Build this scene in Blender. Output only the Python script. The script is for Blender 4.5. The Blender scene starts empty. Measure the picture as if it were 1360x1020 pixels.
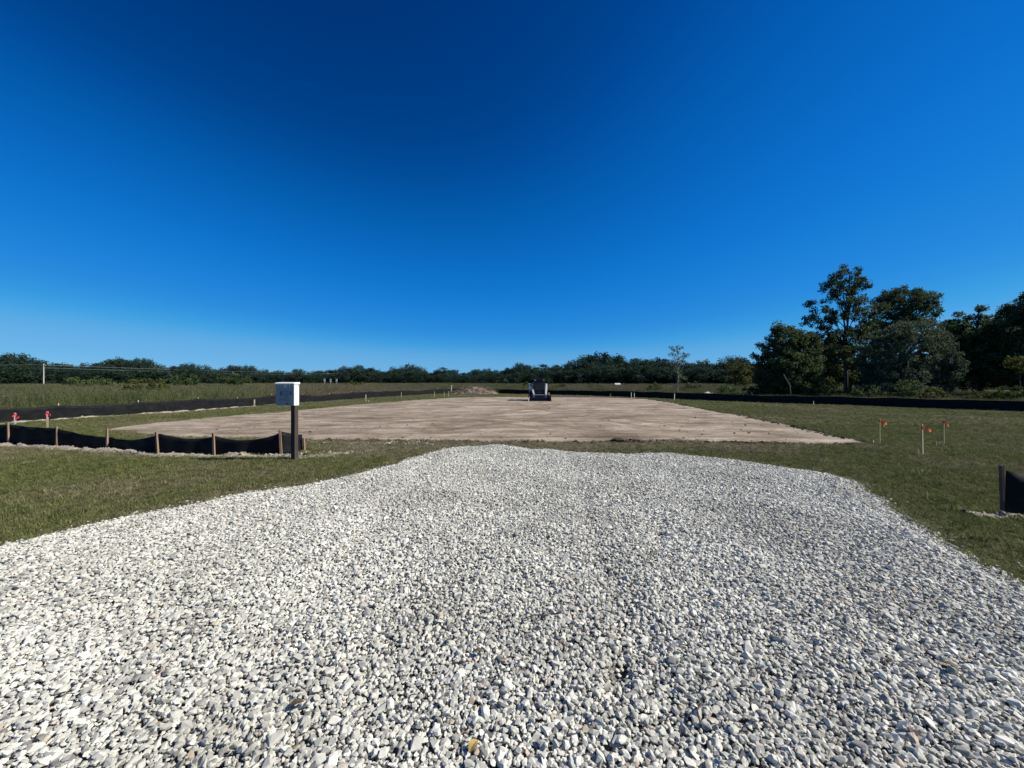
import bpy, bmesh, math, random
import numpy as np
from mathutils import Vector, Matrix, Euler

R = math.radians
random.seed(7)
rng = np.random.default_rng(11)
scene = bpy.context.scene
COL = scene.collection

# ------------------------------------------------------------------ camera
F, HY, CH = 511.0, 507.0, 1.62          # focal length and horizon row in photo pixels, eye height in m
cam_d = bpy.data.cameras.new('camera')
cam = bpy.data.objects.new('camera', cam_d)
COL.objects.link(cam)
cam.location = (0, 0, CH)
cam.rotation_euler = (R(90), 0, 0)
cam_d.sensor_width = 36
cam_d.lens = F / 1360 * 36
cam_d.shift_y = -(510 - HY) / 1360
cam_d.clip_start = 0.05
cam_d.clip_end = 8000
scene.camera = cam

# ------------------------------------------------------------------ sky, sun, exposure
SUN_AZ, SUN_EL = R(94), R(40)           # azimuth from +Y towards +X
world = bpy.data.worlds.new('World')
scene.world = world
world.use_nodes = True
wn = world.node_tree
sky = wn.nodes.new('ShaderNodeTexSky')
sky.sky_type = 'NISHITA'
sky.sun_disc = False
sky.sun_elevation = SUN_EL
sky.sun_rotation = SUN_AZ
sky.air_density = 0.7
sky.dust_density = 0.0
sky.ozone_density = 2.0
# deep, saturated grade of the clear sky: one smooth curve per channel
sep = wn.nodes.new('ShaderNodeSeparateColor')
comb = wn.nodes.new('ShaderNodeCombineColor')
wn.links.new(sky.outputs[0], sep.inputs[0])
for ch, pts_ in enumerate((((0, 0), (.10, .002), (.18, .013), (.30, .050), (.39, .112), (.60, .165), (1, .28)),
                           ((0, 0), (.10, .037), (.17, .120), (.28, .208), (.37, .258), (.54, .385), (.80, .47), (1, .55)),
                           ((0, 0), (.20, .195), (.31, .440), (.45, .640), (.65, .735), (.83, .79), (1, .84)))):
    m1 = wn.nodes.new('ShaderNodeMath'); m1.operation = 'MULTIPLY'; m1.inputs[1].default_value = 0.1
    fc = wn.nodes.new('ShaderNodeFloatCurve')
    cv = fc.mapping.curves[0]
    while len(cv.points) < len(pts_): cv.points.new(0.5, 0.5)
    for q, (a, b) in zip(cv.points, pts_): q.location = (a, b)
    fc.mapping.update()
    m2 = wn.nodes.new('ShaderNodeMath'); m2.operation = 'MULTIPLY'; m2.inputs[1].default_value = 10.0
    wn.links.new(sep.outputs[ch], m1.inputs[0]); wn.links.new(m1.outputs[0], fc.inputs['Value'])
    wn.links.new(fc.outputs[0], m2.inputs[0]); wn.links.new(m2.outputs[0], comb.inputs[ch])
bg = wn.nodes['Background']
bg.inputs['Strength'].default_value = 0.073
wn.links.new(comb.outputs[0], bg.inputs['Color'])

sun_d = bpy.data.lights.new('sun', 'SUN')
sun_d.energy = 4.8
sun_d.angle = R(0.53)
sun_d.color = (1.0, 0.93, 0.815)
sun = bpy.data.objects.new('sun', sun_d)
COL.objects.link(sun)
sdir = Vector((math.sin(SUN_AZ) * math.cos(SUN_EL), math.cos(SUN_AZ) * math.cos(SUN_EL), math.sin(SUN_EL)))
sun.rotation_euler = sdir.to_track_quat('Z', 'Y').to_euler()
sun.location = sdir * 50

vs = scene.view_settings
vs.view_transform = 'Standard'
vs.look = 'None'
vs.exposure = 0.45
vs.gamma = 1.0
vs.use_curve_mapping = False
scene.cycles.use_denoising = True
scene.cycles.max_bounces = 6
scene.cycles.transparent_max_bounces = 8

# ------------------------------------------------------------------ helpers
def P(x, y, z=0.06):
    """photo pixel on ground lying at height z -> metres (X, Y)"""
    d = F * (CH - z) / (y - HY)
    return ((x - 680) / F * d, d)

def AT(x, y, d):
    """photo pixel at a known distance -> point"""
    return Vector(((x - 680) / F * d, d, CH - (y - HY) / F * d))

def tag(o, label=None, cat=None, group=None, kind=None):
    if label: o['label'] = label
    if cat: o['category'] = cat
    if group: o['group'] = group
    if kind: o['kind'] = kind
    return o

def empty(name, loc=(0, 0, 0), rz=0.0):
    o = bpy.data.objects.new(name, None)
    o.empty_display_size = 0.2
    COL.objects.link(o)
    o.location = loc
    o.rotation_euler = (0, 0, rz)
    return o

def mesh_np(name, verts, faces, smooth=False):
    verts = np.asarray(verts, dtype=np.float32)
    faces = np.asarray(faces, dtype=np.int32)
    me = bpy.data.meshes.new(name)
    k = faces.shape[1]
    me.vertices.add(len(verts)); me.vertices.foreach_set('co', verts.ravel())
    me.loops.add(faces.size); me.loops.foreach_set('vertex_index', faces.ravel())
    me.polygons.add(len(faces))
    me.polygons.foreach_set('loop_start', np.arange(0, faces.size, k, dtype=np.int32))
    me.polygons.foreach_set('loop_total', np.full(len(faces), k, dtype=np.int32))
    me.update(calc_edges=True)
    if smooth:
        me.polygons.foreach_set('use_smooth', np.ones(len(faces), dtype=bool))
    return me

def link(name, me, mat=None, parent=None, loc=(0, 0, 0), rot=(0, 0, 0)):
    o = bpy.data.objects.new(name, me)
    COL.objects.link(o)
    if mat is not None and me is not None and len(me.materials) == 0:
        me.materials.append(mat)
    if parent is not None:
        o.parent = parent
    o.location = loc
    o.rotation_euler = rot
    return o

class MB:
    """collects shapes for ONE mesh"""
    def __init__(s):
        s.v = []; s.f = []
    def add(s, vs_, fs_):
        b = len(s.v)
        s.v += [tuple(v) for v in vs_]
        s.f += [tuple(b + i for i in f) for f in fs_]
        return s
    def box(s, c, size, rot=None, taper=1.0):
        x, y, z = [q / 2 for q in size]
        pts = [(-x, -y, -z), (x, -y, -z), (x, y, -z), (-x, y, -z),
               (-x * taper, -y * taper, z), (x * taper, -y * taper, z), (x * taper, y * taper, z), (-x * taper, y * taper, z)]
        m = Matrix.Translation(c) @ (Euler(rot).to_matrix().to_4x4() if rot else Matrix())
        return s.add([m @ Vector(p) for p in pts],
                     [(0, 3, 2, 1), (4, 5, 6, 7), (0, 1, 5, 4), (1, 2, 6, 5), (2, 3, 7, 6), (3, 0, 4, 7)])
    def prism(s, prof, x0, x1):
        """profile in (y, z) extruded along x"""
        n = len(prof)
        vs_ = [(x0, p[0], p[1]) for p in prof] + [(x1, p[0], p[1]) for p in prof]
        fs_ = [tuple(range(n))[::-1], tuple(range(n, 2 * n))] + [(i, (i + 1) % n, n + (i + 1) % n, n + i) for i in range(n)]
        return s.add(vs_, fs_)
    def tube(s, pts, rad, n=8, caps=True):
        pts = [Vector(p) for p in pts]
        if not hasattr(rad, '__len__'): rad = [rad] * len(pts)
        vs_, fs_ = [], []
        for i, p in enumerate(pts):
            a = pts[max(i - 1, 0)]; b = pts[min(i + 1, len(pts) - 1)]
            t = (b - a).normalized() if (b - a).length > 1e-9 else Vector((0, 0, 1))
            u = t.cross(Vector((0.31, 0.93, 0.17)))
            u.normalize(); w = t.cross(u)
            for k in range(n):
                q = 2 * math.pi * k / n
                vs_.append(p + (u * math.cos(q) + w * math.sin(q)) * rad[i])
        for i in range(len(pts) - 1):
            for k in range(n):
                fs_.append((i * n + k, i * n + (k + 1) % n, (i + 1) * n + (k + 1) % n, (i + 1) * n + k))
        if caps:
            fs_.append(tuple(range(n))[::-1]); fs_.append(tuple(range((len(pts) - 1) * n, len(pts) * n)))
        return s.add(vs_, fs_)
    def mesh(s, name, bevel=0.0, smooth=False):
        me = bpy.data.meshes.new(name)
        me.from_pydata(s.v, [], s.f)
        bm = bmesh.new(); bm.from_mesh(me)
        bmesh.ops.recalc_face_normals(bm, faces=bm.faces)
        if bevel > 0:
            bmesh.ops.bevel(bm, geom=[e for e in bm.edges], offset=bevel, segments=2, affect='EDGES', profile=0.6, clamp_overlap=True)
        bm.to_mesh(me); bm.free()
        if smooth:
            for p in me.polygons: p.use_smooth = True
        return me
    def build(s, name, mat, parent=None, bevel=0.0, smooth=False, loc=(0, 0, 0), rot=(0, 0, 0)):
        return link(name, s.mesh(name, bevel, smooth), mat, parent, loc, rot)

# value noise -------------------------------------------------------
def _h(ix, iy, seed):
    n = (ix.astype(np.int64) * 374761393 + iy.astype(np.int64) * 668265263 + seed * 1442695041) & 0xFFFFFFFF
    n = ((n ^ (n >> 13)) * 1274126177) & 0xFFFFFFFF
    n = ((n ^ (n >> 16)) * 2246822519) & 0xFFFFFFFF
    return ((n ^ (n >> 15)) & 0xFFFF) / 65535.0

def vnoise(x, y, seed=0):
    x = np.asarray(x, dtype=np.float64); y = np.asarray(y, dtype=np.float64)
    ix = np.floor(x); iy = np.floor(y)
    fx = x - ix; fy = y - iy
    fx = fx * fx * (3 - 2 * fx); fy = fy * fy * (3 - 2 * fy)
    a = _h(ix, iy, seed); b = _h(ix + 1, iy, seed); c = _h(ix, iy + 1, seed); d = _h(ix + 1, iy + 1, seed)
    return (a * (1 - fx) + b * fx) * (1 - fy) + (c * (1 - fx) + d * fx) * fy - 0.5

def fbm(x, y, seed=0, o=3):
    t = 0; a = 1.0
    for i in range(o):
        t = t + a * vnoise(x * 2 ** i, y * 2 ** i, seed + i * 17); a *= 0.5
    return t

def sdist(poly, x, y):
    """signed distance to polygon, positive inside"""
    x = np.asarray(x, dtype=np.float64); y = np.asarray(y, dtype=np.float64)
    best = np.full(x.shape, 1e9); ins = np.zeros(x.shape, dtype=bool)
    n = len(poly)
    for i in range(n):
        ax, ay = poly[i]; bx_, by_ = poly[(i + 1) % n]
        dx, dy = bx_ - ax, by_ - ay
        t = np.clip(((x - ax) * dx + (y - ay) * dy) / (dx * dx + dy * dy + 1e-12), 0, 1)
        best = np.minimum(best, np.hypot(x - ax - t * dx, y - ay - t * dy))
        if dy != 0:
            c = ((ay > y) != (by_ > y)) & (x < dx * (y - ay) / dy + ax)
            ins ^= c
    return np.where(ins, best, -best)

def sstep(a, b, x):
    t = np.clip((x - a) / (b - a), 0, 1)
    return t * t * (3 - 2 * t)

# ------------------------------------------------------------------ materials
def new_mat(name):
    m = bpy.data.materials.new(name); m.use_nodes = True
    nt = m.node_tree
    return m, nt, nt.nodes['Principled BSDF']

def node(nt, typ, **kw):
    n = nt.nodes.new(typ)
    for k, v in kw.items(): setattr(n, k, v)
    return n

def ramp(nt, stops, fac=None, interp='LINEAR'):
    r = nt.nodes.new('ShaderNodeValToRGB')
    r.color_ramp.interpolation = interp
    e = r.color_ramp.elements
    while len(e) < len(stops): e.new(0.5)
    for i, (p, c) in enumerate(stops):
        e[i].position = p; e[i].color = (*c, 1)
    if fac is not None: nt.links.new(fac, r.inputs[0])
    return r

def noise(nt, scale, detail=4, rough=0.55, vec=None, dist=0.0):
    n = nt.nodes.new('ShaderNodeTexNoise')
    n.inputs['Scale'].default_value = scale
    n.inputs['Detail'].default_value = detail
    n.inputs['Roughness'].default_value = rough
    n.inputs['Distortion'].default_value = dist
    if vec is not None: nt.links.new(vec, n.inputs['Vector'])
    return n

def mapping(nt, scale=(1, 1, 1), rot=(0, 0, 0), coord='Object'):
    tc = nt.nodes.new('ShaderNodeTexCoord')
    mp = nt.nodes.new('ShaderNodeMapping')
    mp.inputs['Scale'].default_value = scale
    mp.inputs['Rotation'].default_value = rot
    nt.links.new(tc.outputs[coord], mp.inputs[0])
    return mp.outputs[0]

def mixc(nt, a, b, fac, mode='MIX'):
    m = nt.nodes.new('ShaderNodeMix'); m.data_type = 'RGBA'; m.blend_type = mode
    for s, v in ((m.inputs[0], fac), (m.inputs[6], a), (m.inputs[7], b)):
        if hasattr(v, 'links') or hasattr(v, 'is_linked'): nt.links.new(v, s)
        elif isinstance(v, (int, float)): s.default_value = v
        else: s.default_value = (*v, 1)
    return m.outputs[2]

def bump(nt, b, height, strength=0.4, dist=0.02):
    n = nt.nodes.new('ShaderNodeBump')
    n.inputs['Strength'].default_value = strength
    n.inputs['Distance'].default_value = dist
    nt.links.new(height, n.inputs['Height'])
    nt.links.new(n.outputs[0], b.inputs['Normal'])

def plain(name, col, rough=0.6, var=0.15, scale=8.0, metal=0.0, bmp=0.0, stretch=(1, 1, 1), spec=0.3):
    m, nt, b = new_mat(name)
    v = mapping(nt, stretch)
    n = noise(nt, scale, 5, 0.6, v)
    r = ramp(nt, [(0.25, tuple(c * (1 - var) for c in col)), (0.75, tuple(min(1, c * (1 + var)) for c in col))], n.outputs[0])
    nt.links.new(r.outputs[0], b.inputs['Base Color'])
    b.inputs['Roughness'].default_value = rough
    b.inputs['Metallic'].default_value = metal
    b.inputs['Specular IOR Level'].default_value = spec
    if bmp: bump(nt, b, n.outputs[0], bmp, 0.01)
    return m

def mat_lawn():
    m, nt, b = new_mat('lawn_turf')
    v = mapping(nt)
    at = node(nt, 'ShaderNodeAttribute', attribute_name='dry')
    n1 = noise(nt, 0.8, 4, 0.6, v); n2 = noise(nt, 14, 6, 0.7, v)
    g = ramp(nt, [(0.3, (0.060, 0.070, 0.023)), (0.7, (0.116, 0.126, 0.046))], n1.outputs[0])
    d = ramp(nt, [(0.3, (0.085, 0.072, 0.042)), (0.75, (0.185, 0.160, 0.108))], n2.outputs[0])
    c = mixc(nt, g.outputs[0], d.outputs[0], at.outputs['Fac'])
    r2 = ramp(nt, [(0.3, (0.55, 0.55, 0.55)), (0.7, (1.2, 1.2, 1.15))], n2.outputs[0])
    c2 = mixc(nt, c, r2.outputs[0], 1.0, 'MULTIPLY')
    nt.links.new(c2, b.inputs['Base Color'])
    b.inputs['Roughness'].default_value = 0.95
    b.inputs['Specular IOR Level'].default_value = 0.1
    bump(nt, b, n2.outputs[0], 0.8, 0.03)
    return m

def mat_pad():
    m, nt, b = new_mat('graded_sandy_soil')
    vs1 = mapping(nt, (0.26, 0.50, 1), (0, 0, R(8)))
    vs2 = mapping(nt, (0.55, 1.5, 1), (0, 0, R(-9)))
    v = mapping(nt)
    n1 = noise(nt, 1.0, 5, 0.65, vs1, 1.6)
    n2 = noise(nt, 1.7, 6, 0.7, vs2, 2.4)
    n4 = noise(nt, 0.55, 4, 0.6, v, 0.8)
    n3 = noise(nt, 9.0, 5, 0.7, v)
    c1 = ramp(nt, [(0.32, (0.232, 0.186, 0.138)), (0.50, (0.338, 0.284, 0.218)), (0.66, (0.455, 0.395, 0.318))], n1.outputs[0])
    c2 = ramp(nt, [(0.33, (0.52, 0.49, 0.47)), (0.45, (0.93, 0.91, 0.90)), (0.62, (1.10, 1.10, 1.09))], n2.outputs[0])
    c3 = ramp(nt, [(0.3, (0.72, 0.71, 0.70)), (0.7, (1.12, 1.12, 1.12))], n3.outputs[0])
    c = mixc(nt, c1.outputs[0], c2.outputs[0], 1.0, 'MULTIPLY')
    c = mixc(nt, c, c3.outputs[0], 1.0, 'MULTIPLY')
    c4 = ramp(nt, [(0.32, (0.70, 0.68, 0.66)), (0.62, (1.14, 1.14, 1.13))], n4.outputs[0])
    c = mixc(nt, c, c4.outputs[0], 1.0, 'MULTIPLY')
    tk = node(nt, 'ShaderNodeAttribute', attribute_name='track')
    wv = noise(nt, 22, 3, 0.6, v)
    tr_ = ramp(nt, [(0.30, (0.52, 0.49, 0.47)), (0.65, (0.92, 0.90, 0.88))], wv.outputs[0])
    c = mixc(nt, c, mixc(nt, c, tr_.outputs[0], 1.0, 'MULTIPLY'), tk.outputs['Fac'])
    # greyer, paler limestone dust near the edge of the graded area
    at = node(nt, 'ShaderNodeAttribute', attribute_name='dry')
    c = mixc(nt, c, (0.33, 0.30, 0.25), at.outputs['Fac'])
    nt.links.new(c, b.inputs['Base Color'])
    b.inputs['Roughness'].default_value = 0.95
    b.inputs['Specular IOR Level'].default_value = 0.1
    bump(nt, b, n2.outputs[0], 0.6, 0.06)
    return m

def mat_stone(name, base):
    m, nt, b = new_mat(name)
    oi = node(nt, 'ShaderNodeObjectInfo')
    k = base
    r = ramp(nt, [(0.0, (0.17 * k, 0.172 * k, 0.17 * k)), (0.02, (0.30 * k, 0.30 * k, 0.285 * k)), (0.12, (0.50 * k, 0.50 * k, 0.45 * k)),
                  (0.5, (0.66 * k, 0.658 * k, 0.585 * k)), (0.972, (0.86 * k, 0.855 * k, 0.765 * k)),
                  (0.984, (0.60 * k, 0.52 * k, 0.42 * k)), (0.994, (0.58 * k, 0.45 * k, 0.39 * k)), (1.0, (0.52 * k, 0.46 * k, 0.32 * k))], oi.outputs['Random'])
    v = mapping(nt, coord='Object')
    n = noise(nt, 2.2, 5, 0.65, v)
    r2 = ramp(nt, [(0.25, (0.74, 0.735, 0.72)), (0.7, (1.08, 1.08, 1.07))], n.outputs[0])
    c = mixc(nt, r.outputs[0], r2.outputs[0], 1.0, 'MULTIPLY')
    nl = noise(nt, 0.9, 4, 0.6, oi.outputs['Location'])            # dusty and cleaner patches of the drive
    r3 = ramp(nt, [(0.33, (0.80, 0.795, 0.78)), (0.62, (1.06, 1.06, 1.06))], nl.outputs[0])
    c = mixc(nt, c, r3.outputs[0], 1.0, 'MULTIPLY')
    nt.links.new(c, b.inputs['Base Color'])
    b.inputs['Roughness'].default_value = 0.85
    b.inputs['Specular IOR Level'].default_value = 0.2
    return m

def mat_blades(name, lo, hi, drylo, dryhi):
    m, nt, b = new_mat(name)
    oi = node(nt, 'ShaderNodeObjectInfo')
    at = node(nt, 'ShaderNodeAttribute', attribute_name='dry', attribute_type='INSTANCER')
    g = ramp(nt, [(0.0, lo), (1.0, hi)], oi.outputs['Random'])
    d = ramp(nt, [(0.0, drylo), (1.0, dryhi)], oi.outputs['Random'])
    c = mixc(nt, g.outputs[0], d.outputs[0], at.outputs['Fac'])
    nt.links.new(c, b.inputs['Base Color'])
    b.inputs['Roughness'].default_value = 0.7
    b.inputs['Specular IOR Level'].default_value = 0.15
    tr = node(nt, 'ShaderNodeBsdfTranslucent')
    nt.links.new(c, tr.inputs[0])
    ms = node(nt, 'ShaderNodeMixShader'); ms.inputs[0].default_value = 0.25
    out = nt.nodes['Material Output']
    nt.links.new(b.outputs[0], ms.inputs[1]); nt.links.new(tr.outputs[0], ms.inputs[2])
    nt.links.new(ms.outputs[0], out.inputs[0])
    return m

def mat_leaf(name, dark, light, trans=0.36):
    m, nt, b = new_mat(name)
    at = node(nt, 'ShaderNodeAttribute', attribute_name='tint')
    oi = node(nt, 'ShaderNodeObjectInfo')
    r = ramp(nt, [(0.0, dark), (1.0, light)], at.outputs['Fac'])
    r2 = ramp(nt, [(0.0, (0.78, 0.80, 0.84)), (1.0, (1.2, 1.15, 1.0))], oi.outputs['Random'])
    c = mixc(nt, r.outputs[0], r2.outputs[0], 1.0, 'MULTIPLY')
    nt.links.new(c, b.inputs['Base Color'])
    b.inputs['Roughness'].default_value = 0.7
    b.inputs['Specular IOR Level'].default_value = 0.12
    tr = node(nt, 'ShaderNodeBsdfTranslucent')
    nt.links.new(c, tr.inputs[0])
    ms = node(nt, 'ShaderNodeMixShader'); ms.inputs[0].default_value = trans
    out = nt.nodes['Material Output']
    nt.links.new(b.outputs[0], ms.inputs[1]); nt.links.new(tr.outputs[0], ms.inputs[2])
    nt.links.new(ms.outputs[0], out.inputs[0])
    return m

M = {}
M['lawn'] = mat_lawn()
M['pad'] = mat_pad()
M['field'] = plain('field_soil', (0.075, 0.070, 0.035), 0.95, 0.4, 0.6, bmp=0.4, spec=0.1)
M['gravel_bed'] = plain('gravel_fines', (0.17, 0.165, 0.15), 0.95, 0.4, 40, bmp=0.8, spec=0.1)
M['stone'] = mat_stone('crushed_limestone', 0.87)
M['grass'] = mat_blades('grass_blades', (0.066, 0.090, 0.024), (0.212, 0.224, 0.078), (0.130, 0.110, 0.060), (0.31, 0.275, 0.17))
M['weed'] = mat_blades('weed_stems', (0.062, 0.080, 0.028), (0.140, 0.155, 0.066), (0.12, 0.095, 0.062), (0.22, 0.178, 0.115))
M['bark'] = plain('bark', (0.085, 0.070, 0.056), 0.9, 0.4, 9, bmp=0.8, stretch=(1, 1, 0.25))
M['pale_bark'] = plain('pale_bark', (0.36, 0.32, 0.26), 0.85, 0.3, 9, bmp=0.5, stretch=(1, 1, 0.25))
M['leaf_dark'] = mat_leaf('leaves_dark', (0.030, 0.056, 0.024), (0.106, 0.146, 0.062))
M['leaf_mid'] = mat_leaf('leaves_mid', (0.034, 0.062, 0.024), (0.118, 0.158, 0.060))
M['leaf_grey'] = mat_leaf('leaves_greygreen', (0.042, 0.068, 0.040), (0.134, 0.172, 0.100))
M['leaf_light'] = mat_leaf('leaves_light', (0.040, 0.058, 0.016), (0.125, 0.140, 0.042))
M['leaf_far_haze'] = mat_leaf('leaves_far_haze', (0.014, 0.035, 0.026), (0.052, 0.086, 0.058))  # distance haze put into the leaf colour as a dull blue-green shift
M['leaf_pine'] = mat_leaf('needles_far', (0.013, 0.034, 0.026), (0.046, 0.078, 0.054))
M['moss'] = plain('hanging_moss', (0.15, 0.16, 0.125), 0.9, 0.3, 6, spec=0.1)
M['fabric'] = plain('silt_fabric', (0.0075, 0.0085, 0.0100), 0.75, 0.3, 30, bmp=0.2, spec=0.12)
_nt = M['fabric'].node_tree; _b = _nt.nodes['Principled BSDF']
_d = noise(_nt, 2.6, 5, 0.7, mapping(_nt, (1, 1, 2.2)), 0.8)
_r = ramp(_nt, [(0.45, (0.007, 0.008, 0.0095)), (0.75, (0.020, 0.020, 0.019))], _d.outputs[0])
_nt.links.new(_r.outputs[0], _b.inputs['Base Color'])
M['stake'] = plain('weathered_stake', (0.26, 0.17, 0.115), 0.85, 0.35, 14, bmp=0.4, stretch=(1, 1, 0.2))
M['stake_dark'] = plain('dark_stake_wood', (0.060, 0.050, 0.042), 0.85, 0.35, 14, bmp=0.4, stretch=(1, 1, 0.2))
M['lath'] = plain('survey_lath', (0.42, 0.36, 0.22), 0.8, 0.2, 14, stretch=(1, 1, 0.2))
M['lath_white'] = plain('white_tipped_lath', (0.52, 0.49, 0.42), 0.8, 0.15, 14, stretch=(1, 1, 0.2))
M['ribbon_orange'] = plain('orange_flagging', (0.92, 0.19, 0.07), 0.45, 0.12, 20)
M['ribbon_red'] = plain('red_flagging', (0.72, 0.045, 0.06), 0.45, 0.12, 20)
M['ribbon_pink'] = plain('pink_paint', (0.82, 0.34, 0.36), 0.6, 0.12, 20)
M['post'] = plain('dark_post_wood', (0.055, 0.040, 0.032), 0.8, 0.3, 12, bmp=0.5, stretch=(1, 1, 0.15))
M['white'] = plain('white_plastic', (0.78, 0.78, 0.77), 0.4, 0.05, 5, spec=0.5)
M['panel'] = plain('cover_panel', (0.30, 0.30, 0.30), 0.3, 0.06, 5, spec=0.5)
M['paper'] = plain('paper_notice', (0.26, 0.265, 0.28), 0.7, 0.12, 30)
M['paper_dark'] = plain('dark_notice', (0.17, 0.175, 0.18), 0.7, 0.2, 30)
M['ink'] = plain('white_lettering', (0.85, 0.86, 0.88), 0.5, 0.04, 5)
M['steel_dark'] = plain('loader_dark_steel', (0.030, 0.031, 0.034), 0.5, 0.3, 6, metal=0.3, bmp=0.1)
M['bucket'] = plain('loader_bucket_steel', (0.060, 0.056, 0.054), 0.55, 0.45, 5, metal=0.5, bmp=0.2)
M['loader_white'] = plain('loader_white_paint', (0.46, 0.46, 0.45), 0.35, 0.08, 4, spec=0.5)
M['rubber'] = plain('track_rubber', (0.022, 0.021, 0.020), 0.85, 0.5, 10, bmp=0.4)
M['screen'] = plain('cab_mesh_screen', (0.024, 0.027, 0.032), 0.5, 0.2, 10, spec=0.15)
M['seat'] = plain('cab_seat', (0.02, 0.02, 0.022), 0.6, 0.2, 10)
M['lens'] = plain('headlamp_lens', (0.75, 0.76, 0.78), 0.15, 0.03, 5, spec=0.8)
M['brush'] = plain('dead_brush', (0.185, 0.145, 0.115), 0.9, 0.45, 5, bmp=0.4)
M['brush_soil'] = plain('brush_pile_soil', (0.22, 0.165, 0.13), 0.95, 0.35, 3, bmp=0.6)
M['clod'] = plain('dark_soil_clod', (0.085, 0.066, 0.048), 0.95, 0.4, 9, bmp=0.6, spec=0.1)
M['berm'] = plain('pale_trench_soil', (0.33, 0.295, 0.235), 0.95, 0.35, 16, bmp=0.9, spec=0.1)
M['concrete'] = plain('concrete_pole', (0.46, 0.45, 0.42), 0.8, 0.1, 3)
M['wire'] = plain('cable', (0.30, 0.31, 0.32), 0.5, 0.05, 3)
M['galv'] = plain('galvanised_pipe', (0.46, 0.46, 0.44), 0.45, 0.1, 3, metal=0.4)
M['dead_leaf'] = plain('dry_leaf', (0.10, 0.075, 0.05), 0.7, 0.4, 30)
M['yellow_leaf'] = plain('yellow_leaf', (0.42, 0.30, 0.09), 0.7, 0.3, 30)
M['roof_metal'] = plain('white_roof_metal', (0.72, 0.72, 0.70), 0.5, 0.05, 2)
M['shed_wall'] = plain('shed_wall', (0.30, 0.29, 0.26), 0.8, 0.1, 2)

# ------------------------------------------------------------------ ground layout (from the photo's ground lines)
PAD = [P(*q, 0.035) for q in [(140, 571), (200, 577.5), (290, 582), (400, 584), (480, 585.5), (560, 584), (640, 587), (720, 587), (820, 587.5), (900, 586),
                       (985, 588.5), (1060, 588.5), (1110, 590), (1160, 589.5), (1120, 581), (1060, 567.5), (980, 551.5), (900, 536.5), (862, 530),
                       (800, 527.8), (720, 527.2), (640, 527.4), (600, 528.2), (520, 533.5), (440, 540.5), (340, 549.5), (284, 553.5), (220, 560), (165, 566)]]
GRAVEL = [P(*q, 0.10) for q in [(1360, 772), (1294, 739), (1235, 706), (1172, 675), (1167, 659), (1146, 649), (1150, 641), (1125, 633), (1087, 625), (1020, 615.5),
                          (935, 606), (888, 600.5), (825, 601), (770, 599.5), (730, 594.5), (712, 596), (663, 590), (625, 592), (595, 593.5), (560, 603), (532, 611),
                          (490, 622), (454, 632), (400, 644), (320, 653.5), (202, 680.5), (129, 695.5), (0, 721)]]
GRAVEL += [(-6.1, 2.9), (-7.2, 1.4), (-7.8, -0.5), (-8.0, -3.5), (4.9, -3.5), (4.5, -0.5), (4.25, 1.8)]
LEFT_FENCE = [(-22.5, 9.0), (-21.2, 12.0)] + [P(*q) for q in [(0, 562), (55, 558), (123, 553.5), (180, 550), (240, 546.5), (333, 539), (400, 534.5), (460, 530.8), (528, 526), (575, 523.3), (598, 522.3)]]
BACK_FENCE = [P(*q) for q in [(600, 522.2), (660, 522.6), (730, 523.8), (800, 525.8), (861, 528), (930, 531.2), (980, 533.8), (1050, 535.6), (1100, 536.8), (1170, 539.5),
                              (1230, 541.6), (1290, 544), (1360, 547)]] + [(30.0, 17.5), (31.5, 13.5)]
SITE = LEFT_FENCE + BACK_FENCE + [(32.0, 4.0), (32, -6), (-24, -6)]

def z_lawn(x, y):
    return 0.06 + 0.045 * vnoise(np.asarray(x) * 0.45, np.asarray(y) * 0.45, 3) + 0.03 * vnoise(np.asarray(x) * 1.6, np.asarray(y) * 1.6, 4)

TRACKS = [(-9, 11.4, 9, 11.9, 0.2), (-11, 12.8, 8, 13.9, -0.5), (-10, 15.8, 10, 15.0, 0.9), (-12, 18.5, 11, 19.5, -1.2), (-10, 24, 11, 22, 1.6), (-9, 30, 12, 28, -1.8), (-8, 36, 10, 37, 0.8),
          (-3, 12.5, 6, 17.5, 1.6), (2, 12.0, -6, 20.0, -1.2), (6, 13.0, 1, 30.0, 0.9), (-4, 14.0, 3, 31.0, -1.5), (-7, 13.0, 9, 21.0, 2.2)]
def tracks(x, y):
    """0..1 where loader tracks have pressed the soil"""
    x = np.asarray(x, dtype=np.float64); y = np.asarray(y, dtype=np.float64)
    out = np.zeros(x.shape)
    for i, (x0, y0, x1, y1, bow) in enumerate(TRACKS):
        dx, dy = x1 - x0, y1 - y0; L = math.hypot(dx, dy)
        t = ((x - x0) * dx + (y - y0) * dy) / (L * L)
        s_ = ((x - x0) * -dy + (y - y0) * dx) / L - bow * 4 * np.clip(t, 0, 1) * (1 - np.clip(t, 0, 1)) + 0.25 * vnoise(x * 0.3, y * 0.3, 200 + i)
        along = sstep(0, 0.05, t) * sstep(1, 0.95, t) * (0.35 + 0.9 * np.clip(vnoise(t * 9, t * 0 + i, 220) + 0.5, 0, 1))
        for o_ in (-0.65, 0.65):
            out = np.maximum(out, sstep(0.24, 0.13, np.abs(s_ - o_)) * along)
    return np.clip(out, 0, 1)

def z_pad(x, y):
    x = np.asarray(x); y = np.asarray(y)
    z = 0.012 + 0.030 * fbm(x * 0.10, y * 0.75, 21, 3) + 0.024 * np.abs(vnoise(x * 0.22 + 0.15 * y, y * 2.2, 5)) + 0.012 * vnoise(x * 3, y * 3, 6)
    z = z - 0.018 * tracks(x, y)
    return np.maximum(z, -0.022)

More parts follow.
